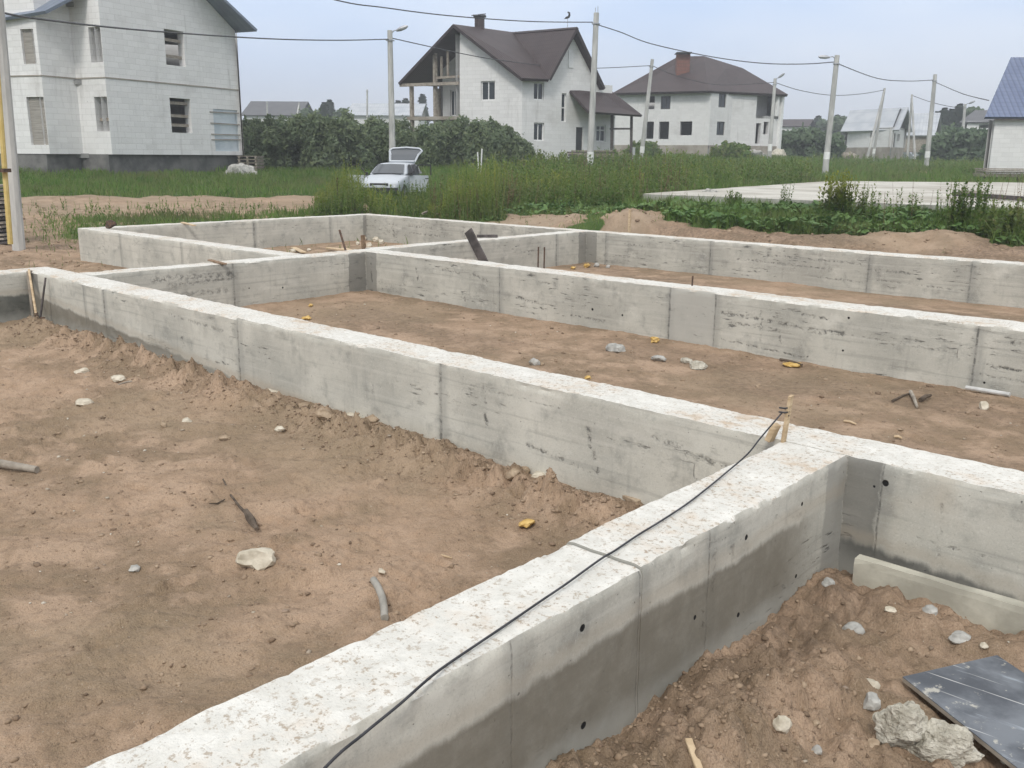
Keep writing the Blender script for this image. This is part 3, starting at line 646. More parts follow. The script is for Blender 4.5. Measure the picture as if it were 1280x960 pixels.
for k, (x, y) in enumerate(ch[:10]):
    stone(x, y+4, 16+4*(k % 3), 11+3*(k % 2), 'stone_tan' if k % 2 else 'stone', 'tan clod caught in the spoil ridge along the long strip', 100+k, 'clod', 'clod', 'clods in the spoil ridge', .35)
stone(770, 433, 26, 14, 'stone_grey', 'thin broken grey mortar cake in the middle cell', 20, 'mortar_lump', 'rubble', sink=.3)
stone(823, 447, 19, 9, 'stone_grey', 'narrow grey mortar bar left of the mortar pair', 21, 'mortar_lump', 'rubble')
stone(858, 449, 15, 9, 'rubble', 'left smaller of two touching mortar lumps near the second strip', 22, 'mortar_lump', 'rubble')
stone(873, 456, 25, 12, 'rubble', 'right larger of two touching mortar lumps near the second strip', 23, 'mortar_lump', 'rubble')
stone(1229, 507, 12, 12, 'stone', 'white lump before the pale pipe in the middle cell', 24)
stone(1066, 788, 26, 18, 'stone_grey', 'white angular concrete chip in the middle of the near pit', 25, 'concrete_chip', 'rubble', sink=.15)
stone(1113, 761, 13, 6, 'stone', 'tiny pale chip uphill of the white angular one', 26, 'concrete_chip', 'rubble')
stone(1162, 762, 17, 13, 'stone_grey', 'pale chip just below the kerb board', 27, 'concrete_chip', 'rubble')
stone(1198, 796, 26, 13, 'stone_grey', 'longish white chip between kerb board and blue panel', 28, 'concrete_chip', 'rubble', sink=.15)
stone(1230, 806, 9, 7, 'stone', 'small white pebble right of the longish chip', 29, 'concrete_chip', 'rubble')
stone(1035, 726, 15, 15, 'stone_grey', 'grey stone in the inner corner against the damp wall', 30)
stone(1088, 856, 20, 17, 'stone', 'rounded white stone above the two big rubble lumps', 31, sink=.15)
stone(1088, 877, 23, 22, 'stone_grey', 'pointed grey stone touching the big rubble lumps', 32, sink=.12)
stone(977, 905, 21, 22, 'stone', 'cream stone on bare soil left of the rubble lumps', 33, sink=.15)
stone(1021, 935, 12, 14, 'stone_grey', 'flat grey stone half buried at the lower picture edge', 34, sink=.4)
stone(1019, 903, 11, 8, 'stone_tan', 'small tan stone between cream stone and rubble', 35)
stone(829, 851, 12, 10, 'stone', 'pale stone wedged at the foot of the damp near strip', 36)
stone(1122, 908, 56, 60, 'rubble', 'left of two big rough concrete rubble lumps beside the blue panel', 41, 'rubble_lump', 'rubble', sink=.15, sub=5, rough=.4, depth=.8)
stone(1182, 930, 74, 50, 'rubble', 'right bigger rough concrete rubble lump touching the blue panel edge', 43, 'rubble_lump', 'rubble', sink=.25, sub=5, rough=.4, depth=.55, rz=-.45)
stone(1090, 928, 16, 16, 'stone_tan', 'small tan lump under the left rubble lump', 44)
o = rough_beam(at_(13, 400), at_(38, 396), .16, .13, 4, .006, 8, M['stone_grey'], 'concrete_block'); tag(o, 'squared concrete block lying in the dark left corner', 'block')
for k, (x, y, w) in enumerate([(470, 299, 9), (477, 302, 8), (462, 306, 8), (484, 300, 7), (455, 298, 7), (447, 304, 6)]):
    stone(x, y, w, w*.8, 'stone', 'pale rubble stone in the far corner of the far cell', 50+k, 'stone', 'stone', 'pale stones in the far cell corner', .2)
stone(366, 313, 9, 5, 'stone', 'pale flat stone in the far cell under the sand strip', 60)
stone(386, 312, 6, 4, 'stone', 'tiny pale stone right of the flat one in the far cell', 61)
for k, (x, y, w, mm) in enumerate([(745, 331, 8, 'stone_grey'), (760, 333, 6, 'stone_grey')]):
    stone(x, y, w, w*.8, mm, ('grey lump in the corner of the third cell', 'second smaller grey lump in the third cell corner')[k], 65+k, 'stone', 'stone')
fo = [(658, 654, 22, 9, 'largest bit of yellow foam on the near sand'), (818, 425, 11, 8, 'yellow foam bit at the foot of the second strip'), (735, 472, 8, 4, 'tiny yellow foam bit beyond the long strip'),
      (384, 398, 12, 5, 'yellow foam scrap behind the long strip'), (990, 456, 22, 5, 'flat yellow foam scrap by a dark stick'), (734, 332, 9, 6, 'yellow foam lump in the far third cell corner'), (716, 335, 8, 4, 'smaller yellow scrap left of the foam lump'), (388, 382, 6, 4, 'yellow scrap near the inner corner pillar')]
for k, (x, y, w, h, lb) in enumerate(fo):
    stone(x, y, w, h, 'foam', lb, 200+k, 'foam_scrap', 'foam', 'scraps of yellow foam', .1, 1., 3, .6)

# pebbles and crumbs nobody could count
def scatter_pebbles(n, region, size, name, mat, label, cat):
    V = []; Fc = []; c = 0
    ic = bmesh.new(); bmesh.ops.create_icosphere(ic, subdivisions=1, radius=1); ic.verts.ensure_lookup_table()
    bv = np.array([v.co[:] for v in ic.verts]); bf = np.array([[q.index for q in f.verts] for f in ic.faces]); ic.free()
    XY = region(n); zz = heights(XY[:, 0], XY[:, 1]); k = len(XY)
    s = size[0]*(size[1]/size[0])**(RNG.random(k)**3.2)
    sc = np.stack([s*RNG.uniform(.7, 1.5, k), s*RNG.uniform(.7, 1.3, k), s*RNG.uniform(.4, .9, k)], 1); an = RNG.uniform(0, 6.28, k)
    jit = 1+RNG.uniform(-.45, .45, (k, len(bv), 1)); B = bv[None]*jit*sc[:, None, :]
    X = B[..., 0]*np.cos(an)[:, None]-B[..., 1]*np.sin(an)[:, None]+XY[:, :1]; Y = B[..., 0]*np.sin(an)[:, None]+B[..., 1]*np.cos(an)[:, None]+XY[:, 1:2]
    Z = B[..., 2]+zz[:, None]+s[:, None]*.15
    V = np.stack([X, Y, Z], -1).reshape(-1, 3); Fc = (bf[None]+np.arange(k)[:, None, None]*len(bv)).reshape(-1, 3)
    return tag(link(name, npmesh(name, V, Fc), mat), label, cat, kind='stuff')
def reg(rects, minD=2.0, pw=1.4):
    def f(n):
        out = []; ar = [(b-a)*(d-c) for a, b, c, d, w in rects]; tot = sum(a*r[4] for a, r in zip(ar, rects))
        for r, a in zip(rects, ar):
            k = int(n*a*r[4]/tot); out.append(np.stack([RNG.uniform(r[0], r[1], k), RNG.uniform(r[2], r[3], k)], 1))
        return np.concatenate(out)
    return f
def ramp_mat(name, cols, rough=.9):
    n = NT(name); g = n.n('ShaderNodeNewGeometry'); r = n.n('ShaderNodeValToRGB'); e = r.color_ramp.elements
    while len(e) < len(cols): e.new(.5)
    for i, c in enumerate(cols): e[i].position = i/(len(cols)-1); e[i].color = (*c, 1)
    n.t.links.new(g.outputs['Random Per Island'], r.inputs[0]); n.col(r.outputs[0]); n.b.inputs['Roughness'].default_value = rough
    n.nrm(n.bump(n.noise(g.outputs['Position'], 60., 4), .5, .01)); return n.m
M['pebble'] = ramp_mat('pebbles_mixed', [(.20, .15, .105), (.30, .22, .155), (.26, .20, .15), (.42, .36, .28), (.58, .54, .46)])
M['crumb'] = ramp_mat('soil_crumbs', [(.15, .105, .07), (.22, .155, .105), (.30, .22, .15), (.25, .18, .12), (.37, .28, .195)])
scatter_pebbles(2400, reg([(-13.4, -2.4, 0.5, 4.8, 1.), (-12.3, 3, 5.3, 9.8, .7), (-1.85, 1.5, 1.5, 4.6, 1.3), (-12.5, 1, 10.4, 16, .25)]), (.003, .016), 'pebbles', M['pebble'], 'pale pebbles and chips strewn over the dug soil', 'pebbles')
def ridge_reg(n):
    a = np.stack([RNG.uniform(-12.9, -2.9, n), 4.84-np.abs(RNG.normal(.38, .22, n))-.02], 1)
    b = np.stack([RNG.uniform(-1.9, .8, n//7), RNG.uniform(2., 4.6, n//7)], 1)
    c = np.stack([-1.9+np.abs(RNG.normal(.35, .25, n//6)), RNG.normal(2.9, .5, n//6)], 1)
    d = np.stack([RNG.uniform(-9, -2.6, n//3), RNG.uniform(.5, 3.4, n//3)], 1)
    return np.concatenate([a, b, c, d])
scatter_pebbles(8000, ridge_reg, (.003, .017), 'soil_crumbs', M['crumb'], 'crumbly brown soil clods heaped along the wall feet', 'soil')

def outer_reg(n):
    px = RNG.uniform(-40, 1330, n); D = RNG.uniform(17, 34, n); a = YAW+np.arctan((px-640)/F/1.02); x, y = D*np.sin(a), D*np.cos(a)
    k = (sdf_found(x, y) > .05) & (grassf(x, y) < .5); return np.stack([x[k], y[k]], 1)
scatter_pebbles(9000, outer_reg, (.008, .06), 'bank_clods', M['crumb'], 'clods and crumbs on the bare soil outside the strips', 'soil')
def mid_reg(n):
    return np.stack([RNG.uniform(-12.3, 3, n), 5.3+4.5*RNG.random(n)], 1)
scatter_pebbles(3500, mid_reg, (.004, .028), 'cell_crumbs', M['crumb'], 'crumbs of soil and mortar on the middle cell floor', 'soil')
# timber, rods, cable
def thing_beam(name, a, b, w, h, mat, label, cat, upv=(0, 0, 1), bevel=.003, group=None):
    a = np.asarray(a, float); b = np.asarray(b, float); mb = MB(); mb.beam(a-a, b-a, w, h, upv)
    return tag(mb.build(name, M[mat], None, a, bevel=bevel), label, cat, group)
pp = on_ground
def at(px, py, lift=0.): q = pp(px, py); q[2] += lift; return q
# log at the left edge
mb = MB(); a = at(-40, 579, .03); b = at(47, 592, .03); mb.tube([(0, 0, 0), tuple((b-a)*.5+np.array([0, 0, .006])), tuple(b-a)], [.034, .032, .026], 10)
tag(mb.build('timber_offcut', M['wood_grey'], None, a, smooth=True), 'weathered round timber offcut lying at the left edge of the sand', 'timber')
mb = MB(); pts = [at(x, y, .015) for x, y in ((467, 728), (473, 738), (478, 750), (480, 763), (481, 776))]; a = pts[0]
mb.tube([p-a for p in pts], .020, 10); tag(mb.build('hose_piece', M['hose'], None, a, smooth=True), 'short bent piece of grey hose on sand beside the near strip', 'hose')
mb = MB(); pts = [at(x, y, .024) for x, y in ((279, 603), (288, 622), (300, 638), (312, 650))]; a = pts[0]; mb.tube([p-a for p in pts], [.006, .008, .010, .012], 6)
pts = [at(x, y, .036) for x, y in ((308, 645), (314, 656), (321, 668))]; mb.tube([p-a for p in pts], [.018, .030, .012], 6)
tag(mb.build('root', M['bark'], None, a, smooth=True), 'thin dark-tipped root lying on the smooth reddish sand', 'root')
mb = MB(); pts = [at(x, y, .01) for x, y in ((262, 631), (272, 631), (281, 626))]; a = pts[0]; mb.tube([p-a for p in pts], [.004, .006, .005], 5)
tag(mb.build('twig', M['bark'], None, a, smooth=True), 'short curled twig left of the dark-tipped root', 'twig')
# slab of board in the inner corner, stake with block
a = at(775, 613, .03); b = at(812, 630, .03)
thing_beam('soil_covered_board', a, b, .24, .035, 'stone_tan', 'flat soil-covered board in the corner between long and near strips', 'board', bevel=.006)
st = empty('stake', (-2.33, 4.80, 0), 'pale wooden stake with a nailed block on the strip crossing holding the black cord', 'stake')
mb = MB(); mb.beam((-2.30, 4.83, -.005), (-2.262, 4.80, .29), .038, .018, (1, 0, 0)); mb.build('stick', M['wood_pale'], st, bevel=.002)
mb = MB(); mb.beam((-2.37, 4.79, 0.0), (-2.335, 4.80, .105), .06, .035, (1, 0, 0)); mb.build('foot_block', M['wood_pale'], st, bevel=.003)
# cord
cp = [hit(977.5, 516, (-2.3, 4.8, 0), (-2.2, 4.8, 0))]
cps = [(951, 547, .11), (934, 568, .045), (905, 593, .012), (880, 613.5, .009), (855.6, 632, .009), (825, 652, .010), (795.6, 670, .010), (769, 688, .009), (750.6, 699, .004), (709, 729, .003), (675, 752, .002), (640, 776, .001), (600, 803, .001), (560, 830, .0)]
cp += [PZ(x, y, z+.004) for x, y, z in cps]
def onx(px, py, X):
    d = ray(px, py); t = X/d[0]; return np.array([0, 0, CH])+d*t
cp += [onx(535, 849, -1.915), onx(500, 880, -1.89), onx(455, 917, -1.875), onx(406, 960, -1.86), np.array([-1.84, 1.0, -.16]), np.array([-1.80, .3, -.42]), np.array([-1.70, -.6, -.66])]
def smooth_path(pts, n=6):
    pts = [np.asarray(p) for p in pts]; out = []
    for i in range(len(pts)-1):
        p0, p1, p2, p3 = pts[max(i-1, 0)], pts[i], pts[i+1], pts[min(i+2, len(pts)-1)]
        for k in range(n):
            t = k/n; out.append(.5*((2*p1)+(-p0+p2)*t+(2*p0-5*p1+4*p2-p3)*t*t+(-p0+3*p1-3*p2+p3)*t**3))
    return out+[pts[-1]]
mb = MB(); sp = smooth_path(cp, 5); mb.tube([p-cp[0] for p in sp], .0045, 8)
th = np.linspace(0, 4.2*math.pi, 40); mb.tube([(.028*math.cos(t)+.012, .02*math.sin(t)-.0, -.01+.004*t) for t in th], .0045, 6)
tag(mb.build('cord', M['cable'], None, cp[0], smooth=True), 'thin black cord tied to the stake and running along the near strip top', 'cord')
# blue-grey formwork panel
pz_ = -.60
c1 = PZ(1128, 848, -.60); c2 = PZ(1246, 821, -.575); c0 = PZ(1300, 985, -.60)
e1 = c2-c1; e2 = c0-c1
n_ = NT('phenolic_panel'); v = n_.obj(); f1 = n_.noise(v, 3., 5, .6)
cc = n_.mix(n_.mr(f1, .4, .65), (.075, .083, .097), (.17, .185, .205)); mp = n_.n('ShaderNodeMapping'); n_.t.links.new(v, mp.inputs[0]); mp.inputs['Rotation'].default_value = (0, 0, .6); mp.inputs['Scale'].default_value = (1.2, 9, 1)
cc = n_.mix(n_.mr(n_.noise(mp.outputs[0], 1.6, 5, .7), .58, .72, 0, .75), cc, (.33, .365, .40)); cc = n_.mix(n_.mr(n_.noise(v, 11., 4, .7), .58, .66, 0, .8), cc, (.47, .45, .39))
mp2 = n_.n('ShaderNodeMapping'); n_.t.links.new(v, mp2.inputs[0]); mp2.inputs['Rotation'].default_value = (0, 0, -.35); mp2.inputs['Scale'].default_value = (.8, 26, 1)
cc = n_.mix(n_.mr(n_.noise(mp2.outputs[0], 1.3, 2, .5), .655, .70, 0, .85), cc, (.6, .6, .58))
n_.col(cc); n_.b.inputs['Roughness'].default_value = .48; n_.nrm(n_.bump(f1, .1, .01)); M['panel'] = n_.m
pan = empty('formwork_panel', c1, 'dark blue-grey scratched formwork panel lying on soil in the near pit', 'panel')
mb = MB(); q = [c1*0, e1, e1+e2*1.15, e2*1.15]; mb.thick([np.asarray(p)+np.array([0, 0, .009]) for p in q], .004); mb.build('face_film', M['panel'], pan, (0, 0, 0))
mb = MB(); mb.thick([np.asarray(p)*.998+np.array([0, 0, .004]) for p in q], .018); mb.build('plywood_core', M['wood_grey'], pan, (0, 0, 0))
a = at(856, 935, .03); b = at(874, 965, .01)
thing_beam('lath', at(860, 930, .02), at(880, 985, .02), .028, .018, 'wood_pale', 'pale lath end sticking out of soil at the bottom edge', 'timber')
# left corner: board, shovel, bar
C4 = np.array([-13.5, 4.84])
thing_beam('plank', (-13.44, 4.80, -.72), (-13.46, 4.815, .015), .11, .035, 'wood_grey', 'grey weathered plank standing upright in the left inner corner', 'plank', (1, 1, 0))
sh = empty('shovel', (-13.0, 4.6, -.7), 'shovel with a light wooden shaft leaning in the left inner corner', 'shovel')
a = hit(36, 337, (-13.4, 4.79, 0), (-12, 4.79, 0)); b = hit(45, 392, (-13.3, 4.62, 0), (-12, 4.62, 0))
mb = MB(); mb.tube([b, a], [.017, .015], 8); mb.build('shaft', M['wood_pale'], sh, smooth=True)
mb = MB(); d_ = (b-a)/np.linalg.norm(b-a); x_ = np.array([.9, -.3, .0]); bl = []
for t, w in ((-.02, .03), (.05, .10), (.16, .11), (.22, .085), (.26, .02)): bl.append((b+d_*t-x_*w, b+d_*t+x_*w, b+d_*t+np.array([-.0, .03, 0])))
for i_ in range(len(bl)-1):
    mb.poly([bl[i_][0], bl[i_][2], bl[i_+1][2], bl[i_+1][0]]); mb.poly([bl[i_][2], bl[i_][1], bl[i_+1][1], bl[i_+1][2]])
o = mb.build('blade', M['steel'], sh); so = o.modifiers.new('t', 'SOLIDIFY'); so.thickness = .006
a = hit(57, 347, (-13.4, 4.79, 0), (-12, 4.79, 0)); b = hit(50, 400, (-13.3, 4.66, 0), (-12, 4.66, 0))
sp_ = empty('spade', b, 'dark-handled spade leaning on the strip right of the shovel', 'spade')
mb = MB(); mb.tube([b, a], [.015, .013], 8); mb.build('handle', M['wood_dark'], sp_, smooth=True)
mb = MB(); mb.box(b+np.array([.02, -.05, .0]), (.17, .16, .012), .3, .5); mb.build('blade', M['steel'], sp_)
# scraps on the tops
thing_beam('wood_chip', PZ(262, 325, .012), PZ(281, 330, .012), .07, .02, 'wood_brown', 'brown wood chip on the cross strip top', 'wood chip')
thing_beam('batten', PZ(228, 278, .02), PZ(243, 282, .02), .08, .025, 'wood_pale', 'pale batten scrap on the far strip top', 'batten')
p = PZ(139, 286, 0); o = link('lump', rock_mesh((.13, .12, .10), 77, 3), M['steel'], None, (p[0], p[1], .085)); tag(o, 'dark lump sitting on the outer corner of the far cell', 'lump')
# far cell: rod, stub, boards
a = PZ(436, 313, -.62); b = hit(424.5, 288, (-16.5, 13.0, 0), (-15.5, 14, 0))
p0 = np.array([-13.9, 10.9, -.66])
a = P(436, 312, 17.9); b = P(424.5, 288, 18.6); mb = MB(); mb.tube([(0, 0, -.25), b-a], .022, 6); tag(mb.build('steel_rod', M['steel'], None, a, smooth=True), 'rusty steel rod leaning in the far cell', 'rod')
a = P(456, 312, 17.6); b = P(453.5, 294, 17.7); thing_beam('stub_post', a-np.array([0, 0, .35]), b, .075, .05, 'wood_brown', 'short brown wooden stub beside the leaning steel rod', 'post', (1, 0, 0))
for k in range(7):
    a = np.array([-19.4+k*.62+random.uniform(-.2, .2), 14.0+random.uniform(-1.2, 1.2), 0]); l = random.uniform(.8, 1.8); t = random.uniform(-.5, .3)
    b = a+np.array([l*math.cos(t), l*math.sin(t), 0]); a[2] = gz(a[0], a[1])+.05+.012*k; b[2] = gz(b[0], b[1])+.06+.012*k
    thing_beam('board', a, b, .13, .025, 'wood_pale', 'pale board scattered on the floor of the far cell', 'board', group='boards on the far cell floor')
# leaning dark plank and bar on the cross wall
top = onx(586, 290, -12.55); bot = np.array([-12.02, 12.50, -.66])
thing_beam('dark_plank', bot, top+(top-bot)*.03, .20, .035, 'wood_dark', 'dark grey plank leaning against the cross strip', 'plank', (0, 1, 0))
thing_beam('dark_bar', PZ(596, 295, .03), PZ(622, 295, .03), .10, .05, 'wood_dark', 'flat dark beam end lying on the cross strip behind the leaning plank', 'beam')
for (x, y, h, lb) in ((672.5, 337, .30, 'left of two rebar stubs rising from the second strip top'), (680, 337.5, .30, 'right of two rebar stubs rising from the second strip top'), (865, 360.5, .13, 'lone short rebar stub on the second strip top')):
    p = PZ(x, y-3, 0); mb = MB(); mb.tube([(0, 0, -.05), (.004, 0, h)], .011, 6); tag(mb.build('rebar_stub', M['steel'], None, p), lb, 'rebar')
a = at(1207, 489, .04); b = at(1262, 497, .03); mb = MB(); mb.tube([(0, 0, 0), b-a], .022, 8); tag(mb.build('pipe', M['pipe'], None, a, smooth=True), 'pale plastic pipe lying along the foot of the second strip', 'pipe')
def sticks(L):
    for (x0, y0, x1, y1, r, mat, lb) in L:
        a = at(x0, y0, r*1.1); b = at(x1, y1, r*1.1); mb = MB(); c = (b-a)*.5+np.array([0, 0, r*.6]); mb.tube([(0, 0, 0), c, b-a], [r, r*.9, r*.6], 6)
        tag(mb.build('stick', M[mat], None, a, smooth=True), lb, 'stick')
sticks([(1138, 492, 1146, 511, .02, 'wood_grey', 'short grey stick crossing a twig pile in the middle cell'), (1115, 503, 1140, 492, .012, 'bark', 'thin dark twig beside the short grey stick'), (1150, 503, 1163, 497, .022, 'bark', 'stout dark chip right of the grey stick'),
        (975, 451, 1003, 458, .016, 'bark', 'dark stick by the flat yellow foam scrap'), (1055, 528, 1070, 532, .012, 'wood_pale', 'pale splinter on the soil beyond the strip crossing'), (1118, 548, 1127, 550, .014, 'wood_pale', 'pale chip right of the splinter near the long strip'), (540, 694, 565, 699, .007, 'wood_pale', 'thin pale splinter on sand below the yellow foam'), (148, 483, 165, 478, .012, 'wood_grey', 'small grey stick near the spoil ridge at left')])

# ------------------------------------------------------------------ building kit
def flat(p, z): return np.array([p[0], p[1], z])
def wall(parent, A, B, z0, z1, mat, rects=(), px=True, depth=.3, name='wall', top=None, u_off=0.):
    """upright wall from A to B (left to right as seen), openings as picture rectangles; top = extra outline above z1"""
    A = flat(A, 0); B = flat(B, 0); L = np.linalg.norm(B-A); d = (B-A)/L; nin = np.array([-d[1], d[0], 0])
    if np.dot(nin, (A+B)/2) < 0: nin = -nin
    ops = []
    for r in rects:
        x0, y0, x1, y1 = r[:4]
        u0 = np.dot(hit(x0, (y0+y1)/2, A, B)-A, d); u1 = np.dot(hit(x1, (y0+y1)/2, A, B)-A, d)
        za = hit((x0+x1)/2, y1, A, B)[2]; zb = hit((x0+x1)/2, y0, A, B)[2]
        u0 = max(u0, .02); u1 = min(u1, L-.02); za = max(za, z0+.02); zb = min(zb, z1-.02); ops.append((u0, u1, za, zb))
    us = sorted({0., L, *[o[0] for o in ops], *[o[1] for o in ops]}); zs = sorted({z0, z1, *[o[2] for o in ops], *[o[3] for o in ops]})
    mb = MB(); pt = lambda u, z, k=0.: A+d*u+nin*k+np.array([0, 0, z])
    for i in range(len(us)-1):
        for j in range(len(zs)-1):
            um, zm = (us[i]+us[i+1])/2, (zs[j]+zs[j+1])/2
            if any(o[0] < um < o[1] and o[2] < zm < o[3] for o in ops): continue
            q = [(us[i], zs[j]), (us[i+1], zs[j]), (us[i+1], zs[j+1]), (us[i], zs[j+1])]
            mb.poly([pt(*c) for c in q], [(c[0]+u_off, c[1]) for c in q])
            mb.poly([pt(*c, depth) for c in q][::-1], [(c[0]+u_off, c[1]) for c in q][::-1])
    for (a, b, c, e) in ops:
        for q in ([(a, c), (a, e)], [(a, e), (b, e)], [(b, e), (b, c)], [(b, c), (a, c)]):
            (u0, zz0), (u1, zz1) = q
            mb.poly([pt(u0, zz0), pt(u1, zz1), pt(u1, zz1, depth), pt(u0, zz0, depth)], [(u0, zz0), (u1, zz1), (u1+.3, zz1), (u0+.3, zz0)])
    if top is not None:
        tp = [(np.dot(np.asarray(t)-A, d), t[2]) for t in top]
        mb.poly([pt(*c) for c in tp], [(c[0]+u_off, c[1]) for c in tp]); mb.poly([pt(*c, depth) for c in tp][::-1], [(c[0], c[1]) for c in tp][::-1])
    o = mb.build(name, mat, parent)
    return dict(A=A, d=d, nin=nin, ops=ops, pt=pt, o=o)
def window(parent, W, k, fmat='frame_white', mull=(.5,), bar=.07, setb=.12, trans=(), pane='pane', name='window'):
    a, b, c, e = W['ops'][k]; pt = W['pt']; mb = MB(); w = bar
    def bx(u0, u1, z0, z1):
        q = [(u0, z0), (u1, z0), (u1, z1), (u0, z1)]
        f = [pt(*t, setb) for t in q]; bk = [pt(*t, setb+.06) for t in q]
        mb.poly(f); mb.poly(bk[::-1])
        for i in range(4): mb.poly([f[i], bk[i], bk[(i+1) % 4], f[(i+1) % 4]])
    bx(a, b, c, c+w); bx(a, b, e-w, e); bx(a, a+w, c+w, e-w); bx(b-w, b, c+w, e-w)
    for m in mull: u = a+(b-a)*m; bx(u-w/2, u+w/2, c+w, e-w)
    for m in trans: z = c+(e-c)*m; bx(a+w, b-w, z-w/2, z+w/2)
    f = mb.build(name, M[fmat], parent)
    mp_ = MB(); mp_.poly([pt(a, c, setb+.035), pt(b, c, setb+.035), pt(b, e, setb+.035), pt(a, e, setb+.035)]); mp_.build('pane', M[pane], f, None)
    return f
def fill(parent, W, k, mat, name, setb=.1):
    a, b, c, e = W['ops'][k]; pt = W['pt']; mb = MB(); q = [(a, c), (b, c), (b, e), (a, e)]
    f = [pt(*t, setb) for t in q]; bk = [pt(*t, setb+.05) for t in q]; mb.poly(f, [(t[0], t[1]) for t in q]); mb.poly(bk[::-1])
    return mb.build(name, M[mat], parent)
def lath(parent, W, u0, u1, z0, z1, mat, name='board', off=-.04, t=.03, tilt=0.):
    pt = W['pt']; mb = MB(); q = [(u0, z0), (u1, z0+tilt), (u1, z1+tilt), (u0, z1)]
    f = [pt(*c, off) for c in q]; b = [pt(*c, off+t) for c in q]; mb.poly(f); mb.poly(b[::-1])
    for i in range(4): mb.poly([f[i], b[i], b[(i+1) % 4], f[(i+1) % 4]])
    return mb.build(name, M[mat], parent)
def slabpoly(parent, pts, z, t, mat, name):
    mb = MB(); mb.thick([(p[0], p[1], z) for p in pts], t); return mb.build(name, mat, parent)
def roof(parent, polys, mat, t=.16, name='roof'):
    mb = MB()
    for p in polys: mb.thick(p, t)
    return mb.build(name, mat, parent)
def nout(A, B):
    d = flat(B, 0)-flat(A, 0); n = np.array([-d[1], d[0], 0])/np.linalg.norm(d); return n if np.dot(n, flat(A, 0)) > 0 else -n

# ------------------------------------------------------------------ left house
hl = empty('block_house', PH(170, 52, .7), 'two-storey raw white block house with boarded openings and blue-grey roof edge at left', 'house')
q = [PH(-60, 50.5, 0), PH(62, 46.5, 0), PH(104, 47.6, 0), PH(140, 46.2, 0), PH(303, 52.2, 0)]
zb, ze = 1.52, 8.25
Wa = wall(hl, q[0], q[1], zb, ze, M['blockA'], [(27.5, 36, 43.5, 80), (36, 121, 62-1.5, 181)])
Wb = wall(hl, q[1], q[2], zb, ze+1.9, M['blockA'], [], u_off=3)
Wc = wall(hl, q[2], q[3], zb, ze+2.2, M['blockA'], [(112, 33.5, 127, 78), (119.5, 121, 135.5, 164)], u_off=5, depth=.4)
eR = P(303, 37, 52.2)[2]
apx = PH(200, 48.3, 12.2)
Wd = wall(hl, q[3], q[4], zb, eR, M['blockA'], [(206.5, 38, 230.5, 82), (213.5, 123, 239, 166), (268, 137, 298, 189)], u_off=7, depth=.4,
          top=[flat(q[3], eR), flat(q[4], eR), hit(200, -62, q[3], q[4]), flat(q[3], eR+2.2)])
n3_ = nout(q[3], q[4]); bk = flat(q[4], 0)/np.linalg.norm(q[4][:2])*10.5 + (q[3]-q[4])*.04
sh_ = (q[3]-q[4])/np.linalg.norm(q[3]-q[4])*.34; wall(hl, q[4]+sh_, q[4]+bk+sh_, zb, eR, M['blockA']); wall(hl, q[0], q[0]+bk, zb, ze, M['blockA']); wall(hl, q[0]+bk, q[4]+bk, zb, ze, M['blockA'])
fp = [q[0], q[1], q[2], q[3], q[4], q[4]+bk, q[0]+bk]
ins = lambda p, k=.35: p + nout(q[3], q[4])*k
fpi = [q[0]+n3_*1.2, q[3]+n3_*1.5, q[4]+n3_*.5+(q[3]-q[4])*.03, q[4]+bk*.95+(q[3]-q[4])*.03, q[0]+bk*.95]
for z in (1.55, 4.75, 8.0): slabpoly(hl, fpi, z, .2, M['inside'], 'floor_slab')
mb = MB(); pl = [p+nout(q[3], q[4])*.25 for p in q]
for i_ in range(4):
    a, b = pl[i_], pl[i_+1]; mb.poly([flat(a, -.5), flat(b, -.5), flat(b, zb+.004), flat(a, zb+.004)])
a, b = pl[4], pl[4]+bk; mb.poly([flat(a, -.5), flat(b, -.5), flat(b, zb), flat(a, zb)])
mb.build('plinth', M['plinth'], hl)
mb = MB()
for i_ in range(4):                                              # projecting floor joint
    a, b = q[i_], q[i_+1]; z_ = 4.83; n_o = -nout(a, b)*.03; mb.thick([flat(a, z_)+n_o, flat(b, z_)+n_o, flat(b, z_), flat(a, z_)], .05)
mb.build('floor_joint', M['plinth_tan'], hl)
fill(hl, Wa, 0, 'osb', 'window_boarding', .12); fill(hl, Wa, 1, 'osb', 'door_boarding', .12)
for W, k, zs_ in ((Wd, 0, (.22, .68)), (Wd, 1, (.18, .45, .82)), (Wc, 1, (.3,))):
    a, b, c, e = W['ops'][k]
    for t in zs_: lath(hl, W, a+.01, b-.01, c+(e-c)*t, c+(e-c)*t+.14, 'wood_grey', 'window_board', .2)
fill(hl, Wd, 2, 'sheet', 'film_sheet', .05)
a, b, c, e = Wd['ops'][2]
for t, tl in ((.92, .02), (.66, -.02), (.40, .0), (.27, .03)): lath(hl, Wd, a-.25, b+.1, c+(e-c)*t-.03, c+(e-c)*t+.03, 'osb', 'batten', -.03, .03, tl)
# roof: main gable over the front and the lower eave at left
EL = P(318, 37, 51.6); n3 = nout(q[3], q[4]); AP = hit(200, -66, q[3], q[4])-n3*.6; ER = EL-n3*.2
LE = P(56, 13.5, 45.8); LE0 = P(-70, 34, 49.6)
roof(hl, [[AP, ER, ER+n3*11, AP+n3*11]], M['roof_grey'], .13)
TL = hit(84, -4, q[3], q[4])
roof(hl, [[LE0, LE, flat(AP, AP[2]), flat(AP, AP[2])+(LE0-LE)*.9]], M['roof_grey'], .13, 'roof')

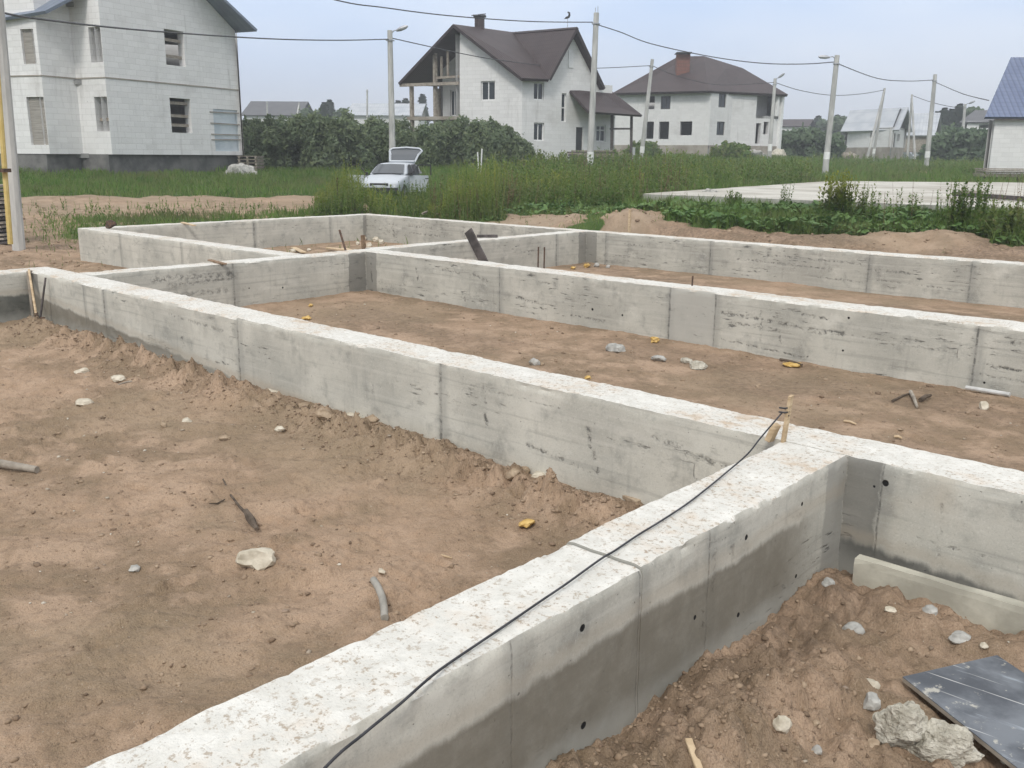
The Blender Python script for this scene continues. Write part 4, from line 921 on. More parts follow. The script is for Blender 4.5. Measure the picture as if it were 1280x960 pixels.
# rubble heap and pallet by it
def heap(px, D, w, h, mat, name, label, cat, seed, depth=.8, sub=4):
    p = PH(px, D, 0); z = gz(p[0], p[1]); me = rock_mesh((w/2, w/2*depth, h), seed, sub, .45, 3); me.name = name
    o = link(name, me, M[mat], None, (p[0], p[1], z)); o.rotation_euler.z = -YAW; return tag(o, label, cat)
heap(300, 48.5, 1.6, .55, 'stone_grey', 'sand_heap', 'grey heap of gravel at the right corner of the boarded block house', 'heap', 501)
pal = empty('pallet_stack', PH(313, 51.5, gz(*PH(313, 51.5, 0)[:2])), 'small stack of grey pallets behind the right corner of the boarded block house', 'pallets'); pb = pal.location
for k in range(5):
    mb = MB()
    for s in (-.45, 0, .45): mb.box((s, 0, .05+k*.17), (.1, .9, .1))
    mb.box((0, 0, .115+k*.17), (1.1, .95, .03)); mb.build('pallet', M['wood_grey'], pal, (0, 0, 0))
pal.rotation_euler.z = .6

# ------------------------------------------------------------------ centre house
hc = empty('gabled_house', PH(670, 66, 1.), 'white block house with steep brown gabled roof, open balcony and entrance porch', 'house')
C0 = PH(652, 62, 0); CL = PH(497, 67, 0); CM = hit(574.6, 110, C0, CL); CR = PH(763, 67.5, 0)
n1 = nout(CL, C0); n2 = nout(C0, CR)
zb = .7; zeF = hit(652, 97.5, CL, C0)[2]-.05; zeS = zeF
Wf = wall(hc, CM, C0, zb, zeF, M['blockB'], [(601, 101.3, 618.5, 125.5), (606, 153, 618, 177)], top=[flat(CM, zeF), flat(C0, zeF), hit(574.8, 37, CL, C0)])
window(hc, Wf, 0); window(hc, Wf, 1)
A2i = hit(719, 42, C0, CR)
Ws = wall(hc, C0, CR, zb, zeS, M['blockB'], [(667.4, 103, 680.3, 125), (667.4, 153.4, 680.3, 176), (702, 116.5, 708, 152.6), (719.8, 159, 728.8, 194), (745.5, 156.5, 757.4, 177)], u_off=4,
          top=[flat(hit(686, 98, C0, CR), zeS), flat(hit(748, 98, C0, CR), zeS), A2i])
window(hc, Ws, 0); window(hc, Ws, 1); window(hc, Ws, 2, mull=(), trans=(.5,)); window(hc, Ws, 4, trans=(.7,))
dd = fill(hc, Ws, 3, 'door_dark', 'door', .12)
pa = hit(710.5, 62, C0, CR); pb2 = hit(716, 85, C0, CR)
u0 = np.dot(pa-flat(C0, 0), Ws['d']); u1 = np.dot(pb2-flat(C0, 0), Ws['d'])
lath(hc, Ws, u0, u1, pb2[2], pa[2], 'frame_white', 'attic_panel', -.05, .06)
# back and recess walls
depthv = n1*11.0
RB = 2.6
rA = CL+(CM-CL)*.42+n1*RB; rB = CM+n1*RB
Wr = wall(hc, rA, rB, zb, hit(574, 52, rA, rB)[2], M['blockC'], [(562.5, 112.7, 572, 145)], u_off=2, name='balcony_wall'); window(hc, Wr, 0, mull=(.5,), name='balcony_door')
wall(hc, CM, CM+n1*RB, zb, hit(575, 42, CL, C0)[2], M['blockB']); wall(hc, rA, rA+n1*8, zb, zeF, M['blockB'])
backL = rA+n1*8; backR = CR+n2*0+n1*0
wall(hc, backL, CR+n2*9, zb, zeF, M['blockB']); wall(hc, CR, CR+n2*9, zb, zeS-1.5, M['blockB'])
fpc = [CM+n1*.35, C0+(n1+n2)*.25, CR+n2*.35, CR+n2*8.8, backL, rA+n1*.3, rB+n1*.3]
for z in (.95, 3.75): slabpoly(hc, fpc, z, .2, M['inside'], 'floor_slab')
dz = hit(548, 145.5, CL, C0)[2]
slabpoly(hc, [CL+(CM-CL)*.16, CM, CM+n1*RB, rA], dz, .22, M['plinth_tan'], 'balcony_floor')
mb = MB()
for x_, k in ((512.5, .25), (542, .25)):
    p = hit(x_, 140, CL, C0)+n1*k; mb.beam(flat(p, zb), flat(p, hit(x_, 104 if x_ < 530 else 66, CL, C0)[2]), .22, .22)
p = hit(523, 110, CL, C0)+n1*RB; mb.beam(flat(p, zb), flat(p, hit(512, 108, CL, C0)[2]), .2, .2)
mb.beam(flat(hit(500, 106, CL, C0), hit(505, 106.5, CL, C0)[2]), flat(hit(574, 106, CL, C0), hit(574, 104, CL, C0)[2]), .16, .2)
mb.beam(flat(hit(542, 90, CL, C0), hit(542, 97, CL, C0)[2])+n1*.3, flat(hit(574, 90, CL, C0), hit(574, 95, CL, C0)[2])+n1*.3, .12, .15)
for x_ in (549, 557): mb.beam(flat(hit(x_, 90, CL, C0), hit(x_, 97, CL, C0)[2])+n1*.3, flat(hit(x_, 90, CL, C0), hit(x_, 70-.9*(x_-549), CL, C0)[2])+n1*.3, .12, .12)
mb.build('timber_frame', M['wood_grey'], hc)
# roof planes
o1 = -n1*.7; o2 = -n2*.55
A1 = hit(572.5, 31.5, CL, C0)+o1*.9; EL_ = P(497.5, 103.5, np.hypot(*CL[:2])-.3); ER_ = P(652.7, 97.6, 61.2); K_ = P(686.5, 99, 62.7)
A2 = P(721.5, 33.5, 64.2); J_ = P(640, 40, 69.5)
v1 = J_-A1
A1b = A1+v1*2.0; ELb = EL_+v1*2.0
A2R = P(757, 110, 66.4)
v2 = J_-A2
roof(hc, [[A1, EL_, ELb, A1b]], M['roof_brown'], .18)
roof(hc, [[A1, ER_, K_, J_]], M['roof_brown'], .18)
roof(hc, [[A2, J_, K_]], M['roof_brown'], .18)
roof(hc, [[A2, A2R, A2R+v2, J_]], M['roof_brown'], .2)
SR = P(803, 144, 68.3); SL = P(736.5, 139.5, 62.9); TL_ = hit(712, 113, C0, CR)-n2*.05; TR_ = P(763, 112.5, 67.6)
roof(hc, [[TL_, SL, SR, TR_]], M['roof_brown'], .16, 'porch_roof')
mb = MB()
for x_, y0, D_ in ((765, 144, 66.2), (789.5, 144, 68.0)): p = PH(x_, D_, 0); mb.beam(flat(p, .6), P(x_, y0, D_), .2, .2)
mb.beam(P(763, 161, 66.2), P(790, 161, 68.0), .12, .12); mb.build('porch_post', M['wood_dark'], hc)
ch_ = P(599.5, 34, 66.5); zt_ = P(599.5, 22.5, 66.5)[2]
mb = MB(); mb.box((ch_[0], ch_[1], zt_-.9), (.62, .62, 1.9), .7); ck = mb.build('chimney', M['roof_brown2'], hc)
mb = MB(); mb.box((ch_[0], ch_[1], zt_+.12), (.85, .85, .08), .7); mb.thick([(ch_[0]-.4, ch_[1]-.4, zt_+.17), (ch_[0]+.4, ch_[1]-.4, zt_+.17), (ch_[0]+.3, ch_[1]+.3, zt_+.3), (ch_[0]-.3, ch_[1]+.3, zt_+.3)], .05); mb.build('cap', M['roof_dark'], ck)
# weather vane on the cross ridge
vb = J_+(A2-J_)*.86; vt = P(707, 20.5, np.hypot(vb[0], vb[1]))
vane = empty('weather_vane', vb, 'small dark bird-shaped weather vane above the steep brown roof', 'weather vane')
mb = MB(); mb.tube([vb-np.array([0, 0, .1]), flat(vb, vt[2]-.1)], .018, 6); mb.build('rod', M['galv'], vane)
s_ = np.array([rt[0], rt[1], 0]); s_ /= np.linalg.norm(s_); y_ = np.array([-s_[1], s_[0], 0])
prof = [(-.24, -.17), (-.10, -.02), (.02, .02), (.06, .16), (.0, .22), (-.03, .27), (.05, .30), (.16, .24), (.18, .06), (.12, -.10), (-.05, -.15)]
mb = MB(); c_ = flat(vb, vt[2]); f_ = [c_+s_*a+np.array([0, 0, b])+y_*.02 for a, b in prof]; g_ = [c_+s_*a+np.array([0, 0, b])-y_*.02 for a, b in prof]
mb.poly(f_[::-1]); mb.poly(g_)
for i_ in range(len(prof)): mb.poly([f_[i_], g_[i_], g_[(i_+1) % len(prof)], f_[(i_+1) % len(prof)]])
mb.build('bird', M['black'], vane)
# timber pile at its foot
tp_ = PH(745, 60.5, 0); tz = gz(tp_[0], tp_[1])
tpl = empty('timber_pile', (tp_[0], tp_[1], tz), 'dark pile of old timber at the foot of the gabled house beside the pole', 'timber pile')
for k in range(7):
    mb = MB(); y0 = random.uniform(-.4, .4); z0 = .55+.13*k*.6; mb.beam((-1.6+random.uniform(-.3, .3), y0, z0), (1.4+random.uniform(-.4, .4), y0+random.uniform(-.2, .2), z0+random.uniform(-.08, .08)), .18, .12)
    o = mb.build('beam', M['wood_dark'] if k % 2 else M['wood_grey'], tpl, (0, 0, 0))
mb = MB(); [mb.box((s, 0, .25), (.2, .7, .5)) for s in (-1.2, 0, 1.1)]; mb.build('trestle', M['wood_dark'], tpl, (0, 0, 0))
tpl.rotation_euler.z = -YAW

# ------------------------------------------------------------------ right-of-centre house with hipped roof
hr = empty('hipped_house', PH(860, 100, 1.5), 'two-storey pale block house with dark brown hipped roof and red chimney', 'house')
r0 = PH(768, 98.2, 0); r1 = PH(885, 95, 0); r2 = PH(911.5, 97.6, 0); r3 = PH(942, 99.2, 0); r4 = PH(972, 101.2, 0)
zb = P(860, 181.5, 96)[2]; ze = P(885, 114.2, 95)[2]
W0 = wall(hr, r0, r1, zb, ze, M['blockC'], [(807, 120, 818.3, 136.5), (826, 120, 838, 136.5), (807, 152, 817, 173.5), (823.5, 152, 836, 173.8), (850, 151.8, 865, 169)], depth=.4)
window(hr, W0, 1, 'frame_dark', bar=.12)
W1 = wall(hr, r1, r2, zb, ze, M['blockC'], [(898.5, 116.5, 908, 134.3), (896, 152, 906, 169)], u_off=12, depth=.4)
window(hr, W1, 0, 'frame_dark', bar=.09); window(hr, W1, 1, 'frame_dark', bar=.09)
W2_ = wall(hr, r2, r3, zb, ze, M['blockC'], [], u_off=16)
nr = nout(r2, r4); zmid = P(950, 145, 100)[2]
wall(hr, r3, r4, zb, zmid, M['blockC'], [(944.5, 154, 950.5, 179.5), (954.5, 152.3, 960.5, 168)], u_off=19, depth=.4)
wall(hr, r3+nr*2.2, r4+nr*2.2, zmid-.3, ze, M['blockC'], [], name='balcony_wall')
slabpoly(hr, [r3, r4, r4+nr*2.2, r3+nr*2.2], zmid, .25, M['inside'], 'balcony_floor')
mb = MB(); mb.beam(flat(r4, zb-.4), flat(r4, ze), .45, .45); p = PH(967.5, 100.6, 0); mb.beam(flat(p, zmid), flat(p, ze), .3, .3); mb.build('corner_post', M['whitepaint'], hr)
bkv = nout(r0, r4)*13
wall(hr, r0, r0+bkv, zb, ze, M['blockC']); wall(hr, r4, r4+bkv*.8, zb, ze, M['blockC']); wall(hr, r0+bkv, r4+bkv*.8, zb, ze, M['blockC'])
fpr = [r0+bkv*.03, r1+bkv*.03, r2+bkv*.03, r3+bkv*.03, r4+bkv*.03, r4+bkv*.78, r0+bkv*.98]
for z in (zb+.02, zmid-.1): slabpoly(hr, fpr, z, .2, M['inside'], 'floor_slab')
mb = MB()
for a, b in ((r0, r1), (r1, r2), (r2, r3), (r3, r4)): k_ = -nout(a, b)*.08; mb.poly([flat(a, -.2)+k_, flat(b, -.2)+k_, flat(b, zb)+k_, flat(a, zb)+k_]); mb.poly([flat(a, zb)+k_, flat(b, zb)+k_, flat(b, zb), flat(a, zb)])
mb.build('plinth', M['plinth_tan'], hr)
e0 = P(765.5, 116.3, 97.5); e1_ = P(885.5, 113.3, 94.2); e2_ = P(912, 114.8, 96.9); e3 = P(985, 118, 100.6)
g0 = P(848, 70.5, 102); g1 = P(880, 70, 102.4); g2 = P(907, 86, 101.2); g3 = P(928, 85, 103.5)
e3b = e3+bkv*.85; e0b = e0+bkv
roof(hr, [[e0, e1_, g1, g0], [e1_, e2_, g2], [e1_, g2, g1], [e2_, e3, g3, g2], [e3, e3b, g3], [e0, g0, e0b], [g0, g1, e3b, e0b], [g1, g2, g3], [g1, g3, e3b]], M['roof_brown2'], .25)
cb = P(853, 88, 99.3); zt_ = P(853, 68.5, 99.3)[2]
mb = MB(); mb.beam(flat(cb, cb[2]-2.0), flat(cb, zt_), .85, 1.3, (rt[0], rt[1], 0)); ck = mb.build('chimney', M['brick'], hr)
mb = MB(); mb.box((cb[0], cb[1], zt_+.14), (1.5, 1.9, .1), .7); mb.build('cap', M['roof_dark'], ck)
heap(948, 97, 3.4, .95, 'stone_grey', 'rubble_heap', 'heap of rubble before the porch of the hipped house', 'heap', 511)
heap(974, 99, 2.4, .9, 'rubble', 'rubble_heap', 'pale rubble heap at the right corner of the hipped house', 'heap', 512)

# ------------------------------------------------------------------ far small houses
def cottage(name, label, pxl, pxc, pxr, DL, DC, DR, yb, yeave, ridge, over, wmat, rmat, gmat, rects=(), grects=(), plinth=None):
    a = PH(pxl, DL, 0); c = PH(pxc, DC, 0); r = PH(pxr, DR, 0); h = empty(name, PH((pxl+pxr)/2, DC+4, 1.5), label, 'house')
    zb = P(pxc, yb, DC)[2]; ze = P(pxc, yeave, DC)[2]
    W = wall(h, a, c, zb, ze, M[wmat], rects); m = (c+r)/2
    zr = P((pxc+pxr)/2, ridge, (DC+DR)/2)[2]
    G = wall(h, c, r, zb, ze, M[wmat], grects, u_off=3)
    mb = MB(); mb.poly([flat(c, ze), flat(r, ze), flat(m, zr-.1)]); mb.poly([flat(r, ze), flat(c, ze), flat(m, zr-.1)+nout(c, r)*.1]); mb.build('gable', M[gmat], h)
    L = a-c; wall(h, r, r+L, zb, ze, M[wmat]); wall(h, a, a+(r-c), zb, ze, M[wmat])
    slabpoly(h, [a, c, r, r+L], ze-.05, .1, M['inside'], 'ceiling')
    o = -nout(c, r)*over; lo = (c-r)/np.linalg.norm(c-r)*.45
    m1, m2 = flat(m, zr)+o, flat(m+L, zr)-o; s = (zr-ze)/np.linalg.norm(m-c)*.45
    roof(h, [[m1, flat(c, ze-s)+o+lo, flat(c+L, ze-s)-o+lo, m2]], M[rmat], .15); roof(h, [[m1, m2, flat(r+L, ze-s)-o-lo, flat(r, ze-s)+o-lo]], M[rmat], .15)
    if plinth:
        mb = MB()
        for p, q_ in ((a, c), (c, r)): k_ = -nout(p, q_)*.06; mb.poly([flat(p, -.5)+k_, flat(q_, -.5)+k_, flat(q_, zb+.05)+k_, flat(p, zb+.05)+k_])
        mb.build('plinth', M[plinth], h)
    return h, W, G
h, W, G = cottage('cottage', 'small white block cottage with pale grey metal roof and dark gable end', 1057.5, 1113, 1128.5, 129, 122, 129, 184.5, 159, 134, .8, 'blockB', 'roof_sheet', 'roof_dark',
        [(1087.5, 166, 1090.5, 173)], [(1115, 166.5, 1119, 184), (1121.5, 167.5, 1124.8, 177)], 'plinth_tan')
fill(h, G, 0, 'door_dark', 'door', .1)
cottage('shed', 'wooden shed with pale metal roof behind the small white cottage', 1128, 1161, 1168, 137, 137, 146, 190, 166.5, 141, .6, 'wood_grey', 'roof_sheet', 'wood_grey')
h, W, G = cottage('bungalow', 'low white house with dark roof partly hidden by shrubs', 1205, 1262, 1290, 140, 140, 152, 190, 151, 137, .9, 'blockB', 'roof_dark', 'osb', [(1224, 155.5, 1237.5, 160)])
cottage('dark_roofed_house', 'far house with low dark grey roof beyond the willow thicket at left', 310, 372, 392, 168, 166, 178, 160, 143, 127, .8, 'blockC', 'roof_dark', 'osb')
cottage('barn', 'long far barn with pale asbestos sheet roof left of the gabled house', 438, 524, 534, 152, 150, 160, 165, 143, 129.5, .5, 'blockC', 'roof_sheet', 'osb')
cottage('brown_roofed_house', 'distant house with flat brown roof beyond the hipped house', 974, 1004, 1012, 190, 190, 200, 185, 157, 149, .8, 'blockC', 'roof_brown2', 'blockC')

# ------------------------------------------------------------------ block house with blue roof at the right edge
hb = empty('blue_roofed_house', PH(1330, 64, .5), 'unfinished block house with blue metal tile roof cut by the right edge', 'house')
b0 = PH(1239, 60, 0); b1 = PH(1460, 64, 0); zb = P(1240, 211, 60)[2]; ze = P(1240, 150, 60)[2]; nb = nout(b0, b1); nbL = P(1263.5, 71.5, 64.6)-P(1231, 146, 59.4); nbL[2] = 0; nbL /= np.linalg.norm(nbL); nb = nbL
Wb_ = wall(hb, b0, b1, zb-.3, ze, M['blockD'], [(1330, 165, 1365, 190)]); wall(hb, b0, b0+nb*9, zb-.3, ze, M['blockD']); wall(hb, b1, b1+nb*9, zb-.3, ze, M['blockD']); wall(hb, b0+nb*9, b1+nb*9, zb-.3, ze, M['blockD'])
eL = P(1231, 146, 59.4); rL = P(1263.5, 71.5, 64.6); dv = (b1-b0)/np.linalg.norm(b1-b0)
eR2 = eL+dv*14; rR = rL+dv*14; bke = flat(2*rL-eL, eL[2])
roof(hb, [[eL, eR2, rR, rL], [rL, rR, bke+dv*14, bke]], M['roof_blue'], .14)
lath(hb, Wb_, -.15, 12, ze-.02, ze+.18, 'wood_dark', 'eaves_board', -.3, .04)
pst = empty('board_stack', PH(1253, 56.5, gz(*PH(1253, 56.5, 0)[:2])), 'low stack of grey boards before the blue-roofed block house', 'boards')
for k in range(5):
    mb = MB(); mb.box((random.uniform(-.1, .1), random.uniform(-.08, .08), .25+k*.09), (2.4, .8, .06)); mb.build('board', M['wood_grey'], pst, (0, 0, 0))
mb = MB(); [mb.box((s, 0, .1), (.12, .8, .22)) for s in (-.9, .9)]; mb.build('bearer', M['wood_dark'], pst, (0, 0, 0)); pst.rotation_euler.z = -YAW+.1

# ------------------------------------------------------------------ slab on the right and pipes on it
zs = .5; S = [PZ(800, 242.3, zs), PZ(1280, 260.5, zs), None, None]
ar = [PZ(800, 242.2, zs), PZ(988, 249.0, zs), PZ(1290, 260.8, zs)]
dxs = (ar[2]-ar[0])/np.linalg.norm(ar[2]-ar[0]); bl_ = PZ(1040, 226.2, zs); br_ = PZ(1285, 228.4, zs)
far_r = br_+(br_-bl_)*.9; near_r = ar[0]+dxs*24
sl = empty('concrete_slab', ar[0], 'large raised bare concrete floor slab beyond the last strip wall', 'slab')
mb = MB(); nU, nV = 60, 40; idx = []
for i_ in range(nU+1):
    for j_ in range(nV+1):
        u, v_ = i_/nU, j_/nV; p = (ar[0]*(1-u)+near_r*u)*(1-v_)+(bl_*(1-u)+far_r*u)*v_; p = p.copy(); p[2] = zs+float(fbm(np.array([p[0]*.4]), np.array([p[1]*.4]), 5, 3)[0])*.03; idx.append(mb.v(p))
for i_ in range(nU):
    for j_ in range(nV):
        a = i_*(nV+1)+j_; mb.F.append([idx[a], idx[a+nV+1], idx[a+nV+2], idx[a+1]]); mb.U.append([(0, 0)]*4)
mb.build('top_face', M['slab'], sl, smooth=True)
mb = MB(); cs = [ar[0], near_r, far_r, bl_]
for i_ in range(4):
    a, b = cs[i_], cs[(i_+1) % 4]; n_ = 30
    for k in range(n_): p, q_ = a+(b-a)*k/n_, a+(b-a)*(k+1)/n_; zz = lambda w: zs+float(fbm(np.array([w[0]*.4]), np.array([w[1]*.4]), 5, 3)[0])*.03; mb.poly([flat(p, -.4), flat(q_, -.4), flat(q_, zz(q_)), flat(p, zz(p))])
mb.build('edge_face', simple('slab_edge', (.27, .265, .24), (.40, .39, .355), 1.5, .92, .4, obj=False), sl)
thing_beam('steel_pipe', PZ(1192, 242, zs+.07), PZ(1330, 252, zs+.07), .12, .12, 'wood_dark', 'long dark steel pipe lying across the raised slab', 'pipe')
thing_beam('grey_beam', PZ(1203, 240.5, zs+.05), PZ(1226, 241.5, zs+.05), .22, .14, 'wood_grey', 'short grey beam beside the long dark pipe on the slab', 'beam')
heap(891, 31.5, .5, .1, 'stone_grey', 'mortar_heap', 'small dark mortar lump on the edge of the raised slab', 'lump', 520).location.z = zs+.02

# ------------------------------------------------------------------ poles, lamps, wires
POLES = {}
def pole(key, tx, ty, bx, by, D, rt_, rb, label, lamp=None, band=None, strut=None, pins=False, ext=1.2, yz=None):
    t = P(tx, ty, D); b = P(bx, by, D); dn = (b-t)/np.linalg.norm(b-t); gz_ = gz(b[0], b[1]); b2 = b.copy()
    if b2[2] > gz_-.3: b2 = b+dn*((b[2]-gz_+.4)/-dn[2])
    e = empty('utility_pole', flat(b2, gz_), label, 'pole', 'concrete utility poles along the plots')
    mb = MB(); mb.tube([b2, t], [rb, rt_], 8); mb.build('shaft', M['pole'], e, smooth=True, sharp=30)
    if lamp:
        lx, ly = lamp; l = P(lx, ly, D-.1); mb = MB(); s = np.array([0, 0, .1]); m0 = t+(b-t)*.02; mb.tube([m0-s, m0+(l-m0)*.5+np.array([0, 0, .05]), l], .03, 6); arm = mb.build('lamp_arm', M['galv'], e, smooth=True)
        d = l-m0; d /= np.linalg.norm(d); mb = MB(); mb.tube([l-d*.1, l+d*.12, l+d*.42, l+d*.55], [.05, .11, .10, .04], 8); mb.build('lamp_head', M['galv'], arm, smooth=True)
    if band:
        a = P(bx+(tx-bx)*(by-band[0])/(by-ty), band[0], D); c = P(bx+(tx-bx)*(by-band[1])/(by-ty), band[1], D)
        k = lambda q: rb+(rt_-rb)*np.linalg.norm(q-b2)/np.linalg.norm(t-b2)+.006
        mb = MB(); mb.tube([c, a], [k(c), k(a)], 8); mb.build('white_band', M['whitepaint'], e, smooth=True, sharp=30)
    if strut:
        s = P(strut[0], strut[1], D-1.5); s = s+(s-t)/np.linalg.norm(s-t)*.6; mb = MB(); mb.tube([s, t+(b-t)*.04], [rb*.95, rt_], 8); mb.build('strut', M['pole'], e, smooth=True, sharp=30)
    if pins:
        mb = MB(); mb.tube([t+np.array([.1, 0, -.1]), t+np.array([.1, 0, .35])], .018, 5); mb.tube([t+np.array([-.08, 0, -.1]), t+np.array([-.08, 0, .28])], .018, 5); mb.build('insulator_pin', M['galv'], e)
    mb = MB(); c = t+(b-t)*.07; mb.box(c, (rt_*2.5, rt_*2.5, .06), .3); mb.build('bracket', M['galv'], e)
    POLES[key] = t; return e
p1 = pole('a', -8, -70, 21.5, 284, 24, .095, .14, 'nearest pale concrete pole beside the yellow post at the left edge', band=None)
mb = MB(); a = P(11, 288, 23.4); b = P(-12, -20, 23.4)
yp = empty('yellow_post', a, 'tall yellow painted post close against the left pole', 'post')
mb.tube([a-np.array([0, 0, .3]), b], [.055, .055], 8); mb.build('shaft', M['yellow'], yp, smooth=True, sharp=30)
mb = MB(); c = P(5, 213, 23.3); mb.box(c, (.20, .20, .08), .4); mb.build('clamp', M['steel'], yp)
mb = MB(); a = P(2, 284, 25.2); stk = empty('plank_stack', flat(a, gz(a[0], a[1])), 'tall cross-stacked pile of grey planks behind the yellow post', 'plank stack')
for k in range(15):
    mb = MB(); mb.box((random.uniform(-.04, .04)-.35, random.uniform(-.04, .04), .05+k*.092), (1.1, .9, .05)); mb.build('plank_layer', M['wood_grey'] if k % 3 else M['wood_dark'], stk, (0, 0, 0))
stk.rotation_euler.z = -YAW+.15
pole('b', 487.3, 38, 491, 212, 50.5, .13, .18, 'concrete lamp pole standing behind the white car', (497.5, 37.5), (193, 186))
pole('c', 745.5, 16, 737.5, 206, 56, .15, .20, 'tallest concrete pole before the gabled house, white foot', None, (206, 190), pins=True)
pole('d', 815.5, 74, 801, 203, 78, .13, .19, 'leaning concrete pole between gabled and hipped houses', None, (191, 183))
pole('e', 969, 98, 961, 204, 88, .13, .19, 'lamp pole before the porch of the hipped house', (974, 96.5), (189, 180))
pole('f', 1046.5, 69, 1031, 219, 60, .14, .19, 'tall leaning lamp pole just behind the raised slab', (1035, 71.5), (199, 190))
pole('g', 1106, 110, 1091.5, 195, 108, .11, .15, 'strutted pole before the small white cottage', None, (192, 186), (1084.5, 195))
pole('h', 1140, 118, 1134.5, 192, 118, .10, .14, 'strutted pole before the wooden shed', None, None, (1143.5, 192))
pole('i', 1169, 93, 1158, 208, 82, .14, .20, 'plain leaning pole right of the shed', None, (197, 189))
pole('j', 1206.5, 130, 1201, 191, 112, .13, .2, 'lamp pole before the shrubs near the blue-roofed house', (1212, 129), (188, 182))
pole('k', 334, 127, 334, 160, 120, .09, .12, 'thin far pole before the dark-roofed far house')
pole('l', 374, 128, 376, 160, 120, .09, .12, 'far strutted pole right of the dark-roofed far house', strut=(368, 160))
pole('m', 459, 112, 459, 150, 140, .12, .14, 'far bare pole above the barn roof')
def wire(pts, r, label):
    ps = smooth_path([P(*q) for q in pts], 8); mb = MB(); mb.tube([p-ps[0] for p in ps], r, 5)
    tag(mb.build('overhead_wire', M['wire'], None, ps[0], smooth=True), label, 'wire', 'overhead wires between the poles')
wire([(-12, 12, 24), (47, 23.5, 26.5), (180, 38, 33), (330, 48.2, 41), (420, 50.3, 46.5), (487, 49, 50.5)], .026, 'wire crossing in front of the boarded block house to the car pole')
wire([(491, 48, 50.5), (575, 66.5, 57), (622, 74.8, 60.5), (696, 83.6, 66), (747, 85.2, 70), (813, 82, 78)], .027, 'wire passing across the gabled house front')
wire([(240, -50, 34), (419.5, 0, 43), (480, 9.5, 46), (560, 19.5, 49.5), (660, 26.7, 53.5), (741, 27.8, 56)], .028, 'topmost wire above the brown gables')
wire([(747, 31, 56), (775, 40, 56.4), (815, 55, 57), (890, 71, 58), (952, 79, 59), (1005, 80, 59.6), (1043, 77.5, 60)], .028, 'wire sweeping above the hipped house')
wire([(816, 82.5, 78), (850, 96, 80), (900, 106, 84), (968, 103, 88)], .027, 'wire dipping toward the hipped house roof')
wire([(1048, 80, 60), (1097, 98, 68), (1135, 101.3, 76), (1167, 100, 82)], .028, 'wire between the slab pole and the plain leaning pole')
wire([(1170, 103, 82), (1203, 117, 72), (1236, 125.5, 63)], .028, 'wire running down to the blue-roofed house')
wire([(970, 103.5, 88), (1000, 113, 93), (1039, 119, 99), (1075, 117.5, 104), (1105, 112.5, 108)], .032, 'wire from the porch lamp pole to the cottage pole')
wire([(1141, 119.5, 118), (1165, 128, 116), (1190, 133.5, 114), (1205, 134, 112)], .032, 'far wire from the shed pole to the shrub lamp pole')
# meter box, survey stakes, rusty post
mbx = PH(790.5, 70, 0); mz = gz(mbx[0], mbx[1]); me_ = empty('meter_box', (mbx[0], mbx[1], mz), 'pale electricity meter box on a thin post beside the leaning pole', 'meter box')
mb = MB(); c = P(790.5, 189, 70); mb.box(c, (.38, .2, .56), -YAW); bx_ = mb.build('cabinet', M['frame_white'], me_, bevel=.01)
mb = MB(); mb.tube([(mbx[0], mbx[1], mz-.2), (mbx[0], mbx[1], c[2]-.27)], .07, 8); mb.build('post', M['whitepaint'], me_)
for (x0, y0, x1, y1, D, m_, lb) in ((597, 190, 599.5, 228, 34, 'whitepaint', 'left of two thin white survey stakes in the weeds'), (602.5, 186, 599.5, 228, 34.3, 'whitepaint', 'right leaning one of two thin white survey stakes in the weeds')):
    a = P(x0, y0, D); b = P(x1, y1, D); thing_beam('survey_stake', b-np.array([0, 0, .5]), a, .045, .03, m_, lb, 'stake', (1, 0, 0))
a = P(421.5, 222, 29.5); b = P(422, 262, 29.5); mb = MB(); mb.tube([(0, 0, -.5), a-b], .03, 6); tag(mb.build('rusty_post', M['steel'], None, b), 'thin rusty post in the weeds left of the white car', 'post')
for k, (x0, y0, x1, y1, D) in enumerate(((528, 267, 550, 258, 27.5), (545, 268, 575, 260, 28))):
    thing_beam('old_pole', P(x0, y0, D), P(x1, y1, D+1.2), .06, .05, 'wood_grey', ('shorter grey timber leaning in weeds behind the far strip corner', 'longer grey timber leaning in weeds behind the far strip')[k], 'timber')
a = P(587, 275, 27.0); thing_beam('peg', a-np.array([0, 0, .6]), P(587, 258, 27.0), .06, .04, 'wood_grey', 'grey wooden peg behind the far strip wall', 'peg', (1, 0, 0))
a = P(787, 276, 20.6); thing_beam('peg', a-np.array([0, 0, .5]), P(787.5, 262, 20.6), .05, .04, 'wood_pale', 'pale wooden peg before the spoil mound', 'peg', (1, 0, 0))
heap(455, 28.3, .75, .45, 'stone_tan', 'earth_heap', 'small earth heap in the weeds below the white car', 'heap', 530)
heap(1062, 112, 2.2, .8, 'wood_grey', 'brushwood_heap', 'low grey heap of brushwood left of the small cottage', 'heap', 531)

